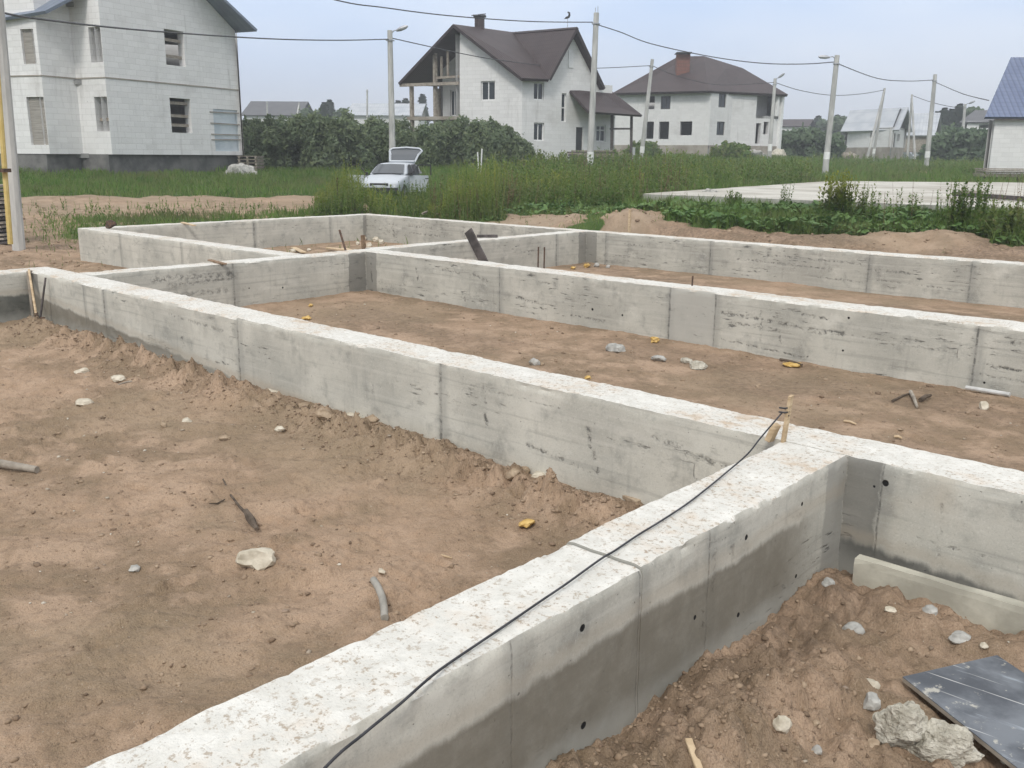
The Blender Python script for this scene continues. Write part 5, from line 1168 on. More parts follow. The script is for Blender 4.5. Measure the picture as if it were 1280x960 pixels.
# ------------------------------------------------------------------ white car
cpz = PH(490, 38.3, 0); cz = gz(cpz[0], cpz[1])
car = empty('parked_car', (cpz[0], cpz[1], cz), 'white hatchback with raised tailgate and both front doors open on the track', 'car')
def cb_(mb, name, mat, parent=car, smooth=False): return mb.build(name, M[mat], parent, (0, 0, 0), smooth=smooth, sharp=35)
def loft(rings, name, mat, sub=2, parent=car):
    mb = MB(); n = len(rings[0]); id_ = [[mb.v(p) for p in r] for r in rings]
    for i_ in range(len(id_)-1):
        for k in range(n): mb.F.append([id_[i_][k], id_[i_][(k+1) % n], id_[i_+1][(k+1) % n], id_[i_+1][k]]); mb.U.append([(0, 0)]*4)
    mb.F.append(id_[0]); mb.U.append([(0, 0)]*n); mb.F.append(id_[-1][::-1]); mb.U.append([(0, 0)]*n)
    o = mb.build(name, M[mat], parent, (0, 0, 0)); me = o.data; bm = bmesh.new(); bm.from_mesh(me); bmesh.ops.recalc_face_normals(bm, faces=bm.faces); bm.to_mesh(me); bm.free()
    me.polygons.foreach_set('use_smooth', np.ones(len(me.polygons), bool)); m_ = o.modifiers.new('s', 'SUBSURF'); m_.levels = sub; m_.render_levels = sub; return o
sec = [(-2.02, .62, .40, .78), (-2.0, .74, .34, .88), (-1.85, .79, .28, .93), (-1.2, .83, .22, .945), (-.2, .84, .20, .95), (.72, .84, .20, .955), (1.0, .83, .22, .915), (1.5, .80, .24, .83), (1.85, .76, .27, .74), (1.99, .70, .32, .66), (2.03, .60, .38, .60)]
rings = []
for (y, w, z0, z1) in sec:
    zm = z0+(z1-z0)*.55
    rings.append([(a_, y, b_) for a_, b_ in [(-w*.86, z0), (-w*.97, z0+.05), (-w, zm), (-w*.985, z1-.09), (-w*.93, z1-.02), (-w*.75, z1+.01), (0, z1+.045), (w*.75, z1+.01), (w*.93, z1-.02), (w*.985, z1-.09), (w, zm), (w*.97, z0+.05), (w*.86, z0)]])
body = loft(rings, 'body', 'carpaint')
# greenhouse: painted shell, glass set just proud of it
def hoop(y0, y1, wb, wt, zt): return [(-wb, y0, .90), (-wb*.985, y0*.9+y1*.1, .97), (-wt*1.06, y0*.12+y1*.88, zt-.07), (-wt*.9, y1, zt-.015), (0, y1, zt+.02), (wt*.9, y1, zt-.015), (wt*1.06, y0*.12+y1*.88, zt-.07), (wb*.985, y0*.9+y1*.1, .97), (wb, y0, .90)]
loft([hoop(.86, .06, .74, .56, 1.35), hoop(.80, .02, .77, .58, 1.38), hoop(-.3, -.35, .80, .61, 1.41), hoop(-1.2, -1.15, .80, .61, 1.41), hoop(-1.85, -1.58, .77, .59, 1.385), hoop(-1.93, -1.66, .74, .57, 1.36)], 'roof', 'carpaint')
mb = MB(); ws = [(-.655, .80, .985), (0, .865, .985), (.655, .80, .985), (.535, .145, 1.325), (0, .17, 1.345), (-.535, .145, 1.325)]; mb.poly([ws[0], ws[1], ws[4], ws[5]]); mb.poly([ws[1], ws[2], ws[3], ws[4]])
o = mb.build('windscreen', M['carglass'], car, (0, 0, .02)); 
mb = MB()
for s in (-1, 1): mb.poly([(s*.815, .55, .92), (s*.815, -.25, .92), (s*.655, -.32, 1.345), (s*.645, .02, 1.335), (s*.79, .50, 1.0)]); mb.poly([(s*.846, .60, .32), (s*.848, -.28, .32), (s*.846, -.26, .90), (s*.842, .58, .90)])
mb.build('dark_doorway', M['black'], car, (0, 0, 0))  # flat black sheets: the shade inside the open car put into colour
for s in (-1, 1):
    mb = MB(); mb.poly([(s*.818, -.33, .96), (s*.818, -1.16, .96), (s*.668, -1.16, 1.345), (s*.665, -.40, 1.345)]); mb.poly([(s*.818, -1.24, .96), (s*.80, -1.78, .96), (s*.655, -1.55, 1.33), (s*.667, -1.24, 1.345)]); cb_(mb, 'side_window', 'carglass')
    for y in (1.28, -1.25):
        mb = MB(); mb.tube([(s*.66, y, .29), (s*.845, y, .29)], .29, 16); w = cb_(mb, 'wheel', 'tyre', smooth=True); mb = MB(); mb.tube([(s*.84, y, .29), (s*.852, y, .29)], .18, 12); mb.build('rim', M['rim'], w, (0, 0, 0))
    mb = MB(); mb.box((s*.52, 1.965, .58), (.26, .10, .13)); cb_(mb, 'headlight', 'lamp')
    mb = MB(); mb.box((s*.90, .66, .98), (.16, .08, .11)); cb_(mb, 'mirror', 'black')
    # open front door, hinged at the front pillar
    ang = R(68 if s > 0 else 46)*s; hx, hy = s*.845, .62; dv = (math.sin(ang)*1., -math.cos(ang)*1.); Ld = .98 if s > 0 else .86
    de = (hx+dv[0]*Ld, hy+dv[1]*Ld)
    mb = MB(); mb.beam((hx, hy, .60), (de[0], de[1], .60), .07, .64); d = cb_(mb, 'door', 'carpaint')
    mb = MB(); mb.beam((hx+dv[0]*.05, hy+dv[1]*.05, .93), (hx+dv[0]*.42, hy+dv[1]*.42, 1.33), .035, .035); mb.beam((hx+dv[0]*.42, hy+dv[1]*.42, 1.33), (hx+dv[0]*.98, hy+dv[1]*.98, 1.33), .035, .035); mb.beam((hx+dv[0]*1.0, hy+dv[1]*1.0, .93), (hx+dv[0]*.98, hy+dv[1]*.98, 1.33), .035, .035); mb.build('window_frame', M['black'], d, (0, 0, 0))
    mb = MB(); mb.box((hx+dv[0]*.82+.01, hy+dv[1]*.82+.045, .80), (.16, .03, .035), math.atan2(dv[1], dv[0])); mb.build('handle', M['black'], d, (0, 0, 0))
mb = MB(); mb.box((0, 2.0, .60), (.72, .05, .11)); cb_(mb, 'grille', 'black'); mb = MB(); mb.box((0, 2.0, .42), (1.44, .14, .14)); cb_(mb, 'bumper', 'black')
mb = MB(); mb.box((0, .80, .955), (1.1, .05, .02)); cb_(mb, 'wiper', 'black')
# tailgate raised over the roof
t0, t1 = (-1.62, 1.42), (-2.30, 1.93); mb = MB()
cr = [(-.52, *t0), (.52, *t0), (.60, -1.95, 1.72), (.69, -2.26, 1.88), (.58, -2.32, 1.96), (0, -2.36, 2.0), (-.58, -2.32, 1.96), (-.69, -2.26, 1.88), (-.60, -1.95, 1.72)]
for i_ in range(9): mb.beam(cr[i_], cr[(i_+1) % 9], .10 if i_ != 0 else .15, .06, (0, -1, 1.2))
tg = cb_(mb, 'tailgate', 'carpaint'); mb = MB(); mb.poly(cr); mb.build('rear_window', M['carglass'], tg, (0, 0, 0))
to_cam = math.atan2(-cpz[1], -cpz[0]); car.rotation_euler.z = to_cam-math.pi/2-R(15)

# ------------------------------------------------------------------ vegetation
M['grass'] = leafmat('grass_blades', [(.095, .195, .03), (.135, .25, .048), (.18, .29, .065), (.23, .26, .10)], .5, dry=.5)
M['weed'] = leafmat('weed_leaves', [(.085, .155, .035), (.135, .22, .05), (.19, .27, .06), (.21, .21, .09)], .48, tip=(.30, .32, .055), dry=.3)
M['cover'] = leafmat('broad_leaves', [(.06, .125, .035), (.10, .185, .05), (.15, .24, .075)], .2)
M['willow'] = leafmat('willow_leaves', [(.13, .18, .105), (.17, .225, .13), (.21, .27, .16), (.22, .26, .13)], .45)
M['tree'] = leafmat('tree_leaves', [(.085, .135, .078), (.12, .175, .095), (.155, .21, .12)], .35)
M['conifer'] = leafmat('needles', [(.030, .054, .036), (.046, .074, .046), (.060, .09, .055)], .15)
def quads(Pc, U_, V_):
    k = len(Pc); V = np.stack([Pc-U_-V_, Pc+U_-V_, Pc+U_+V_, Pc-U_+V_], 1).reshape(-1, 3); return V, np.arange(4*k).reshape(-1, 4)
def polar(n, px0, px1, D0, D1, pw=1.):
    px = RNG.uniform(px0, px1, n); D = (D0**(2/pw)+(D1**(2/pw)-D0**(2/pw))*RNG.random(n))**(pw/2); a = YAW+np.arctan((px-640)/F/1.02)
    return D*np.sin(a), D*np.cos(a), D
def in_slab(x, y):
    pts = [ar[0], near_r, far_r, bl_]; ins_ = np.ones_like(x, bool)
    c = sum(pts)/4
    for i_ in range(4):
        a, b = pts[i_], pts[(i_+1) % 4]; n = np.array([-(b-a)[1], (b-a)[0]]); s = np.sign(np.dot(c[:2]-a[:2], n)); ins_ &= (((x-a[0])*n[0]+(y-a[1])*n[1])*s > -.12)
    return ins_
def in_house(x, y):
    r = np.zeros_like(x, bool)
    for pts in (fp, fpc, fpr, [b0, b1, b1+nb*9, b0+nb*9]):
        ins_ = np.zeros_like(x, bool); n = len(pts); j_ = n-1
        for i_ in range(n):
            xi, yi, xj, yj = pts[i_][0], pts[i_][1], pts[j_][0], pts[j_][1]
            ins_ ^= ((yi > y) != (yj > y)) & (x < (xj-xi)*(y-yi)/(yj-yi+1e-12)+xi); j_ = i_
        r |= ins_
    return r
def blades(n, px0, px1, D0, D1, h0, h1, w, mat, name, label, cat, gmin=.5, pw=1.3, hfun=None):
    x, y, D = polar(n, px0, px1, D0, D1, pw); g = grassf(x, y); keep = (g+RNG.uniform(-.25, .25, n) > gmin) & ~in_slab(x, y) & ~in_house(x, y); x, y, D = x[keep], y[keep], D[keep]
    k = len(x); z = heights(x, y, False); cl = .55+.9*np.clip(fbm(x*.5, y*.5, 201, 3)+.5, 0, 1)
    h = RNG.uniform(h0, h1, k)*cl; ww = w*RNG.uniform(.7, 1.3, k)*(D/40)
    a = RNG.uniform(0, 6.28, k); le = RNG.normal(0, .28, (k, 2))*h[:, None]
    ux, uy = np.cos(a)*ww, np.sin(a)*ww
    p = np.stack([x, y, z-.03], 1); m = p+np.stack([le[:, 0]*.35, le[:, 1]*.35, h*.6], 1); t = p+np.stack([le[:, 0], le[:, 1], h], 1); U_ = np.stack([ux, uy, 0*ux], 1)
    V = np.stack([p-U_, p+U_, m+U_*.7, t, m-U_*.7], 1).reshape(-1, 3); Fc = np.arange(5*k).reshape(-1, 5)
    return tag(link(name, npmesh(name, V, Fc), mat), label, cat, kind='stuff')
blades(62000, -60, 660, 24.5, 58, .10, .34, .018, M['grass'], 'grass', 'short green grass on the rise behind the track', 'grass')
blades(52000, 600, 1340, 33, 100, .14, .5, .020, M['grass'], 'meadow_grass', 'rough green meadow grass beyond the slab', 'grass', pw=1.6)
blades(20000, 20, 830, 20.5, 34, .05, .24, .014, M['grass'], 'sparse_grass', 'sparse grass tufts on bare soil behind the far strips', 'grass', gmin=.22)
def weeds(x, y, h, name, label, cat, mat, leafn=16, leafl=.09, tipf=.5, kind='stuff', group=None, spread=.14, sw=.008, seedtip=None, lw=.2):
    k = len(x); z = heights(x, y, False)-.04; D = np.hypot(x, y); sc = np.maximum(D/30, .8)
    lean = RNG.normal(0, .10, (k, 2)); base = np.stack([x, y, z], 1); topv = np.stack([lean[:, 0]*h, lean[:, 1]*h, h], 1)
    VV, FF, TT = [], [], []; off = 0
    a = RNG.uniform(0, 6.28, k)
    U_ = np.stack([np.cos(a), np.sin(a), 0*a], 1)*(sw*sc)[:, None]
    V = np.stack([base-U_, base+U_, base+topv+U_*.4, base+topv-U_*.4], 1).reshape(-1, 3); VV.append(V); FF.append(np.arange(4*k).reshape(-1, 4)); tv = np.clip(RNG.normal(tipf, .3, k), 0, 1) if seedtip is None else np.full(k, seedtip)
    if seedtip is None: tv = tv*sst(.0, .14, fbm(x*.28, y*.28, 311, 3))
    TT.append(np.repeat(tv, 4)*np.tile([0, 0, .8, .8], k)); off = 4*k
    for i_ in range(leafn):
        f = (i_+RNG.random(k))/leafn*.85+.15; al = RNG.uniform(0, 6.28, k); L = leafl*sc*RNG.uniform(.6, 1.4, k)*(1.25-.7*f); el = RNG.uniform(.1, 1.1, k)
        dirv = np.stack([np.cos(al)*np.cos(el), np.sin(al)*np.cos(el), np.sin(el)], 1); sd = np.stack([-np.sin(al), np.cos(al), 0*al], 1)
        p0 = base+topv*f[:, None]; p2 = p0+dirv*L[:, None]; pm = p0+dirv*(L*.5)[:, None]; wd = (L*lw)[:, None]
        V = np.stack([p0, pm+sd*wd, p2, pm-sd*wd], 1).reshape(-1, 3); VV.append(V); FF.append(np.arange(4*k).reshape(-1, 4)+off); off += 4*k
        TT.append(np.repeat(tv*np.clip((f-.45)*2.0, 0, 1), 4))
    o = link(name, npmesh(name, np.concatenate(VV), np.concatenate(FF), attrs={'tip': np.concatenate(TT)}), mat)
    if kind == 'stuff': return tag(o, label, cat, group, 'stuff')
    return tag(o, label, cat, group)
def pick(n, px0, px1, D0, D1, fn=None, gmin=.5, pw=1.2):
    x, y, D = polar(n, px0, px1, D0, D1, pw); k = (grassf(x, y) > gmin) & ~in_slab(x, y) & ~in_house(x, y); x, y = x[k], y[k]; d = fbm(x*.55, y*.55, 301, 3); d2 = fbm(x*1.5, y*1.5, 307, 3); k2 = RNG.random(len(x)) < np.clip(.5+d*3+d2*2.5, .03, 1)
    return x[k2], y[k2]
x, y = pick(4200, 392, 625, 24.2, 33.5); px_ = az_px(x, y)
weeds(x, y, RNG.uniform(.8, 1.45, len(x))*(.75+.7*np.clip(fbm(x*.6, y*.6, 303, 2)+.45, 0, 1))*(1-.45*sst(440, 455, px_)*sst(565, 545, px_))*(.45+.55*sst(385, 450, px_)), 'tall_weeds', 'tall yellow-green weeds growing between the far strip and the car', 'weeds', M['weed'], 15, .12, .5, sw=.011)
x, y = pick(3600, 610, 1010, 31, 62); 
weeds(x, y, RNG.uniform(.55, 1.15, len(x))*(.6+.9*np.clip(fbm(x*.4, y*.4, 305, 2)+.45, 0, 1)), 'wild_weeds', 'wild mixed weeds filling the plot before the gabled house', 'weeds', M['weed'], 13, .13, .3, lw=.26)
x, y = pick(2200, 600, 800, 27.5, 36); 
weeds(x, y, RNG.uniform(.4, .95, len(x)), 'path_weeds', 'yellow-green weeds right of the sandy path', 'weeds', M['weed'], 14, .12, .5, lw=.26)
x, y = pick(900, 1010, 1250, 62, 110); weeds(x, y, RNG.uniform(.4, .9, len(x)), 'far_weeds', 'dull weeds on the far plots before the cottage', 'weeds', M['weed'], 10, .08, .1)
for q_, (px, D, n, h, sp) in enumerate(((628, 37, 40, 1.5, .9), (655, 40, 45, 1.7, 1.1), (690, 36, 45, 1.3, 1.0), (725, 38, 40, 1.4, 1.0), (760, 35, 36, 1.2, .9), (670, 31, 30, 1.0, .7), (805, 40, 35, 1.2, 1.0), (585, 31, 40, 1.35, .8))):
    p = PH(px, D, 0); x = p[0]+RNG.normal(0, sp, n); y = p[1]+RNG.normal(0, sp, n)
    weeds(x, y, RNG.uniform(.5, 1., n)*h*.85, 'herb_clump', 'leafy clumps of tall yellow-green herbs right of the white car', 'weeds', M['weed'], 22, .17, .6, 'stuff', lw=.28)
M['dock'] = leafmat('dry_dock', [(.12, .07, .04), (.17, .105, .06), (.21, .15, .085)], .15)
xa, ya = pick(170, 535, 640, 24.5, 31, gmin=.4); xb, yb = pick(260, 640, 860, 27, 42, gmin=.4); xc, yc = pick(60, 1090, 1330, 20.5, 25, gmin=.4)
x = np.concatenate([xa, xb, xc]); y = np.concatenate([ya, yb, yc])
weeds(x, y, RNG.uniform(.7, 1.25, len(x)), 'dry_stalks', 'brown dried dock stalks standing among the green weeds', 'weeds', M['dock'], 18, .05, 0., lw=.4)
x, y, D = polar(420, 30, 780, 22, 34); k = sdf_found(x, y) > .4; x, y = x[k], y[k]
weeds(x, y, RNG.uniform(.12, .4, len(x)), 'track_weeds', 'small scattered weeds on the bare soil by the track', 'weeds', M['weed'], 9, .08, .1, lw=.26)
# broad-leaved cover on the bank
def cover(n, px0, px1, D0, D1, hmax, size, name, label):
    x, y, D = polar(n, px0, px1, D0, D1, 1.); k = (grassf(x, y) > .45) & ~in_slab(x, y); x, y = x[k], y[k]; c = np.clip(fbm(x*.9, y*.9, 401, 3)+.55, 0.05, 1); n = len(x)
    z = heights(x, y, False); h = c*hmax*(1-RNG.random(n)**2*.9); a = RNG.uniform(0, 6.28, n); t = RNG.normal(0, .5, n); t2 = RNG.normal(0, .4, n); s = size*RNG.uniform(.5, 1.3, n)
    u = np.stack([np.cos(a), np.sin(a), np.sin(t)], 1)*s[:, None]; v = np.stack([-np.sin(a), np.cos(a), np.sin(t2)], 1)*(s*.8)[:, None]; p = np.stack([x, y, z+h], 1)
    V = np.stack([p-u, p-u*.35-v, p+u*.5-v*.8, p+u*1.05, p+u*.5+v*.8, p-u*.35+v], 1).reshape(-1, 3)
    tag(link(name, npmesh(name, V, np.arange(6*n).reshape(-1, 6)), M['cover']), label, 'ground cover', kind='stuff')
cover(8500, 770, 1330, 18.4, 25.5, .36, .075, 'ground_cover', 'dark broad-leaved weeds covering the bank below the slab')
cover(2600, 600, 800, 23.5, 30, .2, .06, 'low_cover', 'low green weeds beside the sandy path')
blades(30000, 780, 1330, 18.3, 25.8, .10, .42, .012, M['grass'], 'bank_grass', 'grass growing among the broad leaves on the bank', 'grass')
def clump(px, D, n, h, sprd, label, seedtip, leafn=18, leafl=.07):
    p = PH(px, D, 0); x = p[0]+RNG.normal(0, sprd, n); y = p[1]+RNG.normal(0, sprd*.6, n)
    n = int(n*2.6); x = np.concatenate([x, p[0]+RNG.normal(0, sprd, n-len(x))]); y = np.concatenate([y, p[1]+RNG.normal(0, sprd*.6, n-len(y))])
    weeds(x, y, RNG.uniform(.6, 1., n)*h*1.2, 'weed_plant', label, 'weed', M['weed'], int(leafn*1.5), leafl*1.7, .5, 'thing', 'tall weed plants before the slab', seedtip=seedtip, sw=.009, lw=.27)
clump(1048, 23.3, 10, 1.05, .13, 'clump of yellow-topped weeds before the middle of the slab', .95, 20, .10)
clump(1066, 23.0, 6, 1.12, .07, 'yellow-green weed just right of the yellow-topped clump', .75, 20, .10)
clump(1086, 23.4, 7, .85, .16, 'thin green weeds right of the yellow-topped clump', .25)
clump(1103, 22.8, 4, .8, .12, 'pair of slim seeding weeds before the slab', .1)
clump(1143, 23.2, 5, .8, .14, 'airy weed clump before the slab left of the dark bush weed', .15)
clump(1210, 21.4, 13, 1.0, .15, 'dark bushy weed before the long pipe on the slab', .0, 24, .08)
clump(1237, 21.8, 5, 1.1, .06, 'tall leaning dark weed right of the bushy one', .0, 22, .07)
clump(1187, 22.0, 4, .95, .05, 'slender dark weed left of the bushy one', .0, 20, .06)
clump(985, 24.5, 5, .75, .08, 'airy brown-green weed near the left half of the slab', .05, 14, .05)
clump(920, 25.2, 9, .5, .1, 'low bushy weed before the slab corner', .0)
clump(1270, 20.4, 12, .75, .35, 'dense green weeds at the right picture edge', .1, 20, .09)
# leafy masses
def leaf_mass(centres, radii, n, size, squash=1., inner=.55, shape='round'):
    cs = np.array(centres); rs = np.array(radii); w = (rs[:, 0]*rs[:, 1]+rs[:, 0]*rs[:, 2]+rs[:, 1]*rs[:, 2]); idx = RNG.choice(len(cs), n, p=w/w.sum())
    d = RNG.normal(0, 1, (n, 3)); d /= np.linalg.norm(d, axis=1)[:, None]; d[:, 2] = np.where(d[:, 2] < -.5, -d[:, 2], d[:, 2])
    r = inner+(1-inner)*RNG.random(n)**.5; r *= 1+.18*RNG.normal(0, 1, n)*(RNG.random(n) < .35); Pc = cs[idx]+d*rs[idx]*r[:, None]
    s = size*RNG.uniform(.6, 1.4, n); a = RNG.normal(0, 1, (n, 3)); a /= np.linalg.norm(a, axis=1)[:, None]; b = np.cross(a, d+RNG.normal(0, .5, (n, 3))); b /= (np.linalg.norm(b, axis=1)[:, None]+1e-6)
    return quads(Pc, a*s[:, None], b*(s*.5)[:, None]*squash)
# willow thicket behind the car
cs, rs_ = [], []
TOP = np.interp
for k in range(150):
    px = random.uniform(303, 660); D = random.uniform(53.5, 62.); 
    ty = TOP(px, [303, 330, 400, 470, 520, 570, 610, 640, 662], [152, 151, 148, 151, 157, 150, 150, 163, 190])+random.uniform(-3, 14)
    if px > 560 and D > 58: D = 57
    p = P(px, ty, D); zg = gz(p[0], p[1]); hh = max(p[2]-zg, .8)
    n_ = max(2, int(hh/.8))
    for i_ in range(n_):
        f = (i_+.5)/n_; r = random.uniform(.55, .95)*(1.1-.4*f); cs.append((p[0]+random.uniform(-.4, .4), p[1]+random.uniform(-.4, .4), zg+hh*f-r*.25)); rs_.append((r*.8, r*.8, r*random.uniform(.9, 1.5)))
V, Fc = leaf_mass(cs, rs_, 120000, .10, .8, .35)
th_ = link('willow_thicket', npmesh('willow_thicket', V, Fc), M['willow']); tag(th_, 'dense dark grey-green willow thicket behind the white car', 'thicket', kind='stuff')
def mass(name, label, spec, n, size, mat, cat):
    cs, rs_ = [], []
    for (px0, px1, D0, D1, ytops, k) in spec:
        xs_ = np.linspace(px0, px1, len(ytops))
        for _ in range(k):
            px = random.uniform(px0, px1); D = random.uniform(D0, D1); p = P(px, TOP(px, xs_, ytops)+random.uniform(0, 6), D); zg = gz(p[0], p[1]); hh = max(p[2]-zg, 1.)
            m = max(2, int(hh/(D*.014)))
            for i_ in range(m):
                f = (i_+.5)/m; r = D*.0105*random.uniform(.7, 1.3)*(1.15-.5*f); cs.append((p[0]+random.uniform(-.6, .6), p[1]+random.uniform(-.6, .6), zg+hh*f-r*.3)); rs_.append((r, r, r*random.uniform(.8, 1.3)))
    V, Fc = leaf_mass(cs, rs_, n, size, 1., .5); tag(link(name, npmesh(name, V, Fc), M[mat]), label, cat, kind='stuff')
mass('shrubbery', 'dark green shrubs between hipped house and cottage', [(975, 1044, 108, 118, [168, 163, 160, 158, 164, 170], 46)], 15000, .24, 'tree', 'shrubs')
mass('far_shrubbery', 'dark shrubs before the dark-roofed bungalow', [(1174, 1244, 104, 114, [172, 163, 160, 158, 162, 166, 160], 46)], 15000, .24, 'tree', 'shrubs')
mass('house_shrubs', 'shrubs and tall herbs at the foot of the hipped house', [(792, 812, 88, 92, [178, 176, 180], 5), (895, 940, 84, 90, [189, 186, 190], 10)], 4000, .17, 'weed', 'shrubs')
def conifer(px, ytop, D, w, seed):
    p = P(px, ytop, D); zg = gz(p[0], p[1])-.5; h = p[2]-zg; t = empty('spruce_tree', (p[0], p[1], zg), TREELAB[len(TREES)], 'tree', 'trees beyond the far houses'); TREES.append(t)
    mb = MB(); mb.tube([(0, 0, 0), (0, 0, h*.55), (0, 0, h*.96)], [.22, .12, .03], 6); mb.build('trunk', M['bark'], t, (0, 0, 0))
    n = 1500; f = RNG.random(n)**.7; z = h*(.12+.88*f); rad = w*(1-f)*(.75+.25*np.sin(f*38+seed))+.15; a = RNG.uniform(0, 6.28, n); r = rad*RNG.random(n)**.45
    Pc = np.stack([r*np.cos(a), r*np.sin(a), z-r*.35], 1); u = np.stack([np.cos(a), np.sin(a), -.4+0*a], 1)*(D*.0028*RNG.uniform(.6, 1.3, n))[:, None]; v = np.stack([-np.sin(a), np.cos(a), .15*RNG.normal(0, 1, n)], 1)*(D*.0016)
    V, Fc = quads(Pc, u, v); link('crown', npmesh('crown', V, Fc), M['conifer'], t, (0, 0, 0))
def broadleaf(px, ytop, D, w, seed):
    p = P(px, ytop, D); zg = gz(p[0], p[1])-.5; h = p[2]-zg; t = empty('leafy_tree', (p[0], p[1], zg), TREELAB[len(TREES)], 'tree', 'trees beyond the far houses'); TREES.append(t)
    rg = random.Random(seed); mb = MB(); mb.tube([(0, 0, 0), (.1, 0, h*.4), (0, .1, h*.85)], [.28, .18, .05], 6); cs, rs_ = [], []
    for k in range(11):
        a = rg.uniform(0, 6.28); f = rg.uniform(.3, .95); r = w*rg.uniform(.2, .65)*(1.2-.6*f); c = (r*math.cos(a), r*math.sin(a), h*f); mb.tube([(0, 0, h*f*.7), c], [.07, .02], 5); q_ = w*rg.uniform(.28, .45); cs.append((c[0], c[1], c[2]-q_*.5)); rs_.append((q_, q_, q_*.8))
    mb.build('trunk', M['bark'], t, (0, 0, 0)); V, Fc = leaf_mass(cs, rs_, 1600, D*.0019, 1.2, .4); link('crown', npmesh('crown', V, Fc), M['tree'], t, (0, 0, 0))
TREES = []; spots = []
for px, y, D, w, k in ((383, 136, 150, 2.2, 'b'), (397, 131, 155, 2.4, 'b'), (412, 126, 160, 2.4, 'c'), (405, 129, 150, 2.2, 'c'), (425, 130, 158, 2.6, 'b'), (437, 132, 165, 2.2, 'b'), (452, 131, 175, 2.4, 'b'),
        (498, 127, 170, 2.0, 'c'), (507, 124, 172, 2.0, 'c'), (518, 127, 170, 2.2, 'b'), (528, 119, 168, 2.2, 'c'), (1173, 140, 150, 2.6, 'c'), (1181, 136, 155, 2.6, 'c'), (1190, 137, 158, 2.6, 'c'), (1200, 131, 160, 2.8, 'c'), (1212, 135, 165, 3.0, 'b'), (1222, 131, 170, 3.2, 'b'), (1166, 148, 148, 2.6, 'b'), (985, 152, 210, 3, 'b'), (997, 151, 205, 3, 'c'), (1010, 149, 200, 3, 'b'), (1023, 146, 205, 3., 'c'), (1036, 148, 200, 3., 'b'), (1047, 145, 190, 3, 'c'), (1054, 144, 185, 3, 'b')): spots.append((px, y, D, w, k))
kinds = {'c': 'pointed dark spruce', 'b': 'rounded dark green tree'}
places = ['leftmost in the row beyond the willow thicket', 'second from left beyond the willow thicket', 'tallest left of the barn roof', 'behind the thicket just left of the tallest spruce', 'right of the tallest spruce near the barn', 'at the left end of the barn roof', 'rising over the left part of the barn roof', 'seen under the balcony roof, leftmost there', 'seen under the balcony roof, second there', 'seen under the balcony roof, third there', 'right beside the balcony wall',
          'left end of the group beyond the shed', 'second in the group beyond the shed', 'third in the group beyond the shed', 'tallest behind the lamp pole at right', 'over the bungalow roof, left one', 'over the bungalow roof, right one', 'low beside the shed roof', 'far, beside the right corner of the hipped house', 'far, second from the hipped house', 'far, over the middle of the shrubs', 'far, behind the slab pole top half', 'far, right of the slab pole', 'far, second left of the cottage roof', 'far, touching the left end of the cottage roof']
TREELAB = [kinds[s[4]]+' '+pl_ for s, pl_ in zip(spots, places)]
for k, (px, y, D, w, kd) in enumerate(spots): (conifer if kd == 'c' else broadleaf)(px, y, D, w, k)
mass('forest', 'far low forest edge closing the horizon', [(-120, 320, 420, 470, [165, 163, 166, 164], 46), (300, 700, 330, 360, [160, 156, 158, 160], 40), (760, 1400, 330, 360, [168, 163, 158, 160, 156, 160, 162], 60)], 16000, .75, 'tree', 'forest')

# ------------------------------------------------------------------ light, sky, air
SUN_EL, SUN_AZ = R(47), R(152)          # compass angle from +Y towards +X: high behind the viewer
sd = Vector((math.sin(SUN_AZ)*math.cos(SUN_EL), math.cos(SUN_AZ)*math.cos(SUN_EL), math.sin(SUN_EL)))
sun = bpy.data.lights.new('sun', 'SUN'); sun.energy = 1.5; sun.angle = R(12); sun.color = (1., .965, .91)
so_ = bpy.data.objects.new('sun', sun); COL.objects.link(so_); so_.rotation_euler = sd.to_track_quat('Z', 'Y').to_euler(); so_.location = (0, 0, 50)
w = bpy.data.worlds.new('World'); SC.world = w; w.use_nodes = True; t = w.node_tree; t.nodes.clear()
out = t.nodes.new('ShaderNodeOutputWorld'); bg = t.nodes.new('ShaderNodeBackground'); sky = t.nodes.new('ShaderNodeTexSky'); sky.sky_type = 'NISHITA'; sky.sun_disc = False
sky.sun_elevation = SUN_EL; sky.sun_rotation = SUN_AZ; sky.air_density = 1.2; sky.dust_density = 3.
tc = t.nodes.new('ShaderNodeTexCoord'); sx = t.nodes.new('ShaderNodeSeparateXYZ'); t.links.new(tc.outputs['Generated'], sx.inputs[0])
rp = t.nodes.new('ShaderNodeValToRGB'); t.links.new(sx.outputs[2], rp.inputs[0]); e = rp.color_ramp.elements
e[0].position = 0.; e[0].color = (.68, .745, .88, 1); e[1].position = .16; e[1].color = (.52, .67, .93, 1)
q_ = e.new(.30); q_.color = (.80, .84, .90, 1); q_ = e.new(1.); q_.color = (1.02, 1.0, .97, 1)
sc_ = t.nodes.new('ShaderNodeMix'); sc_.data_type = 'RGBA'; sc_.blend_type = 'MULTIPLY'; sc_.inputs[0].default_value = 1.; t.links.new(rp.outputs[0], sc_.inputs[6]); sc_.inputs[7].default_value = (10, 10, 10, 1)
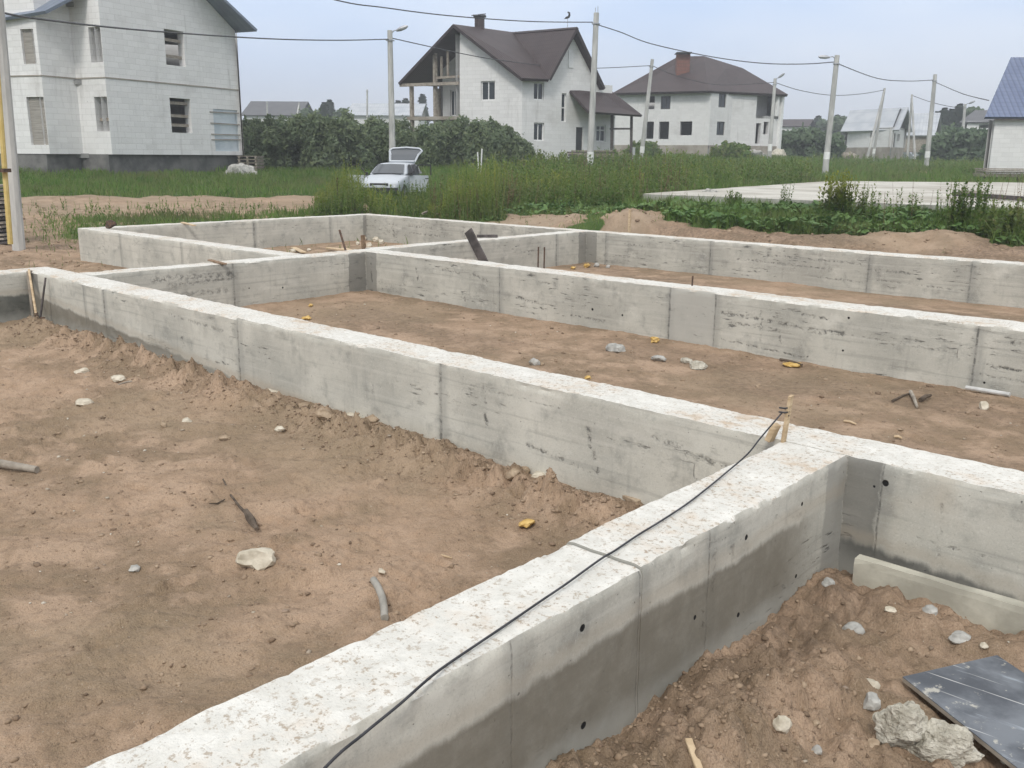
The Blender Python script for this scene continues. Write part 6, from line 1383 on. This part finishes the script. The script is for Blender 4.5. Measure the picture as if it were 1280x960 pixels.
ns = t.nodes.new('ShaderNodeTexNoise'); mpn = t.nodes.new('ShaderNodeMapping'); t.links.new(tc.outputs['Generated'], mpn.inputs[0]); mpn.inputs['Scale'].default_value = (1.4, 1.4, 5); t.links.new(mpn.outputs[0], ns.inputs['Vector']); ns.inputs['Scale'].default_value = 1.8; ns.inputs['Detail'].default_value = 4
mr = t.nodes.new('ShaderNodeMapRange'); t.links.new(ns.outputs[0], mr.inputs[0]); mr.inputs[1].default_value = .35; mr.inputs[2].default_value = .7; mr.inputs[3].default_value = .0; mr.inputs[4].default_value = .8
cl = t.nodes.new('ShaderNodeMix'); cl.data_type = 'RGBA'; t.links.new(mr.outputs[0], cl.inputs[0]); t.links.new(sc_.outputs[2], cl.inputs[6]); cl.inputs[7].default_value = (8.4, 8.9, 9.8, 1)
mx = t.nodes.new('ShaderNodeMix'); mx.data_type = 'RGBA'; mx.inputs[0].default_value = .90; t.links.new(sky.outputs[0], mx.inputs[6]); t.links.new(cl.outputs[2], mx.inputs[7])
t.links.new(mx.outputs[2], bg.inputs[0]); bg.inputs[1].default_value = .1; t.links.new(bg.outputs[0], out.inputs[0])
HAZE = 0.0016
if HAZE:
    mb = MB(); mb.box((0, 0, 21.5), (1640, 1640, 47)); hz = mb.build('haze', None); tag(hz, 'thin pale summer haze over the plots', 'haze', kind='stuff')
    m = bpy.data.materials.new('haze_air'); m.use_nodes = True; nt = m.node_tree; nt.nodes.clear(); o_ = nt.nodes.new('ShaderNodeOutputMaterial'); v_ = nt.nodes.new('ShaderNodeVolumePrincipled')
    v_.inputs['Color'].default_value = (.92, .95, .99, 1); v_.inputs['Density'].default_value = HAZE; v_.inputs['Anisotropy'].default_value = .2; nt.links.new(v_.outputs[0], o_.inputs['Volume']); hz.data.materials.append(m)
vs = SC.view_settings; vs.view_transform = 'Standard'; vs.look = 'None'; vs.exposure = .40; vs.gamma = 1.; vs.use_curve_mapping = False
SC.cycles.max_bounces = 6; SC.cycles.diffuse_bounces = 4; SC.cycles.volume_bounces = 0; SC.cycles.use_denoising = True
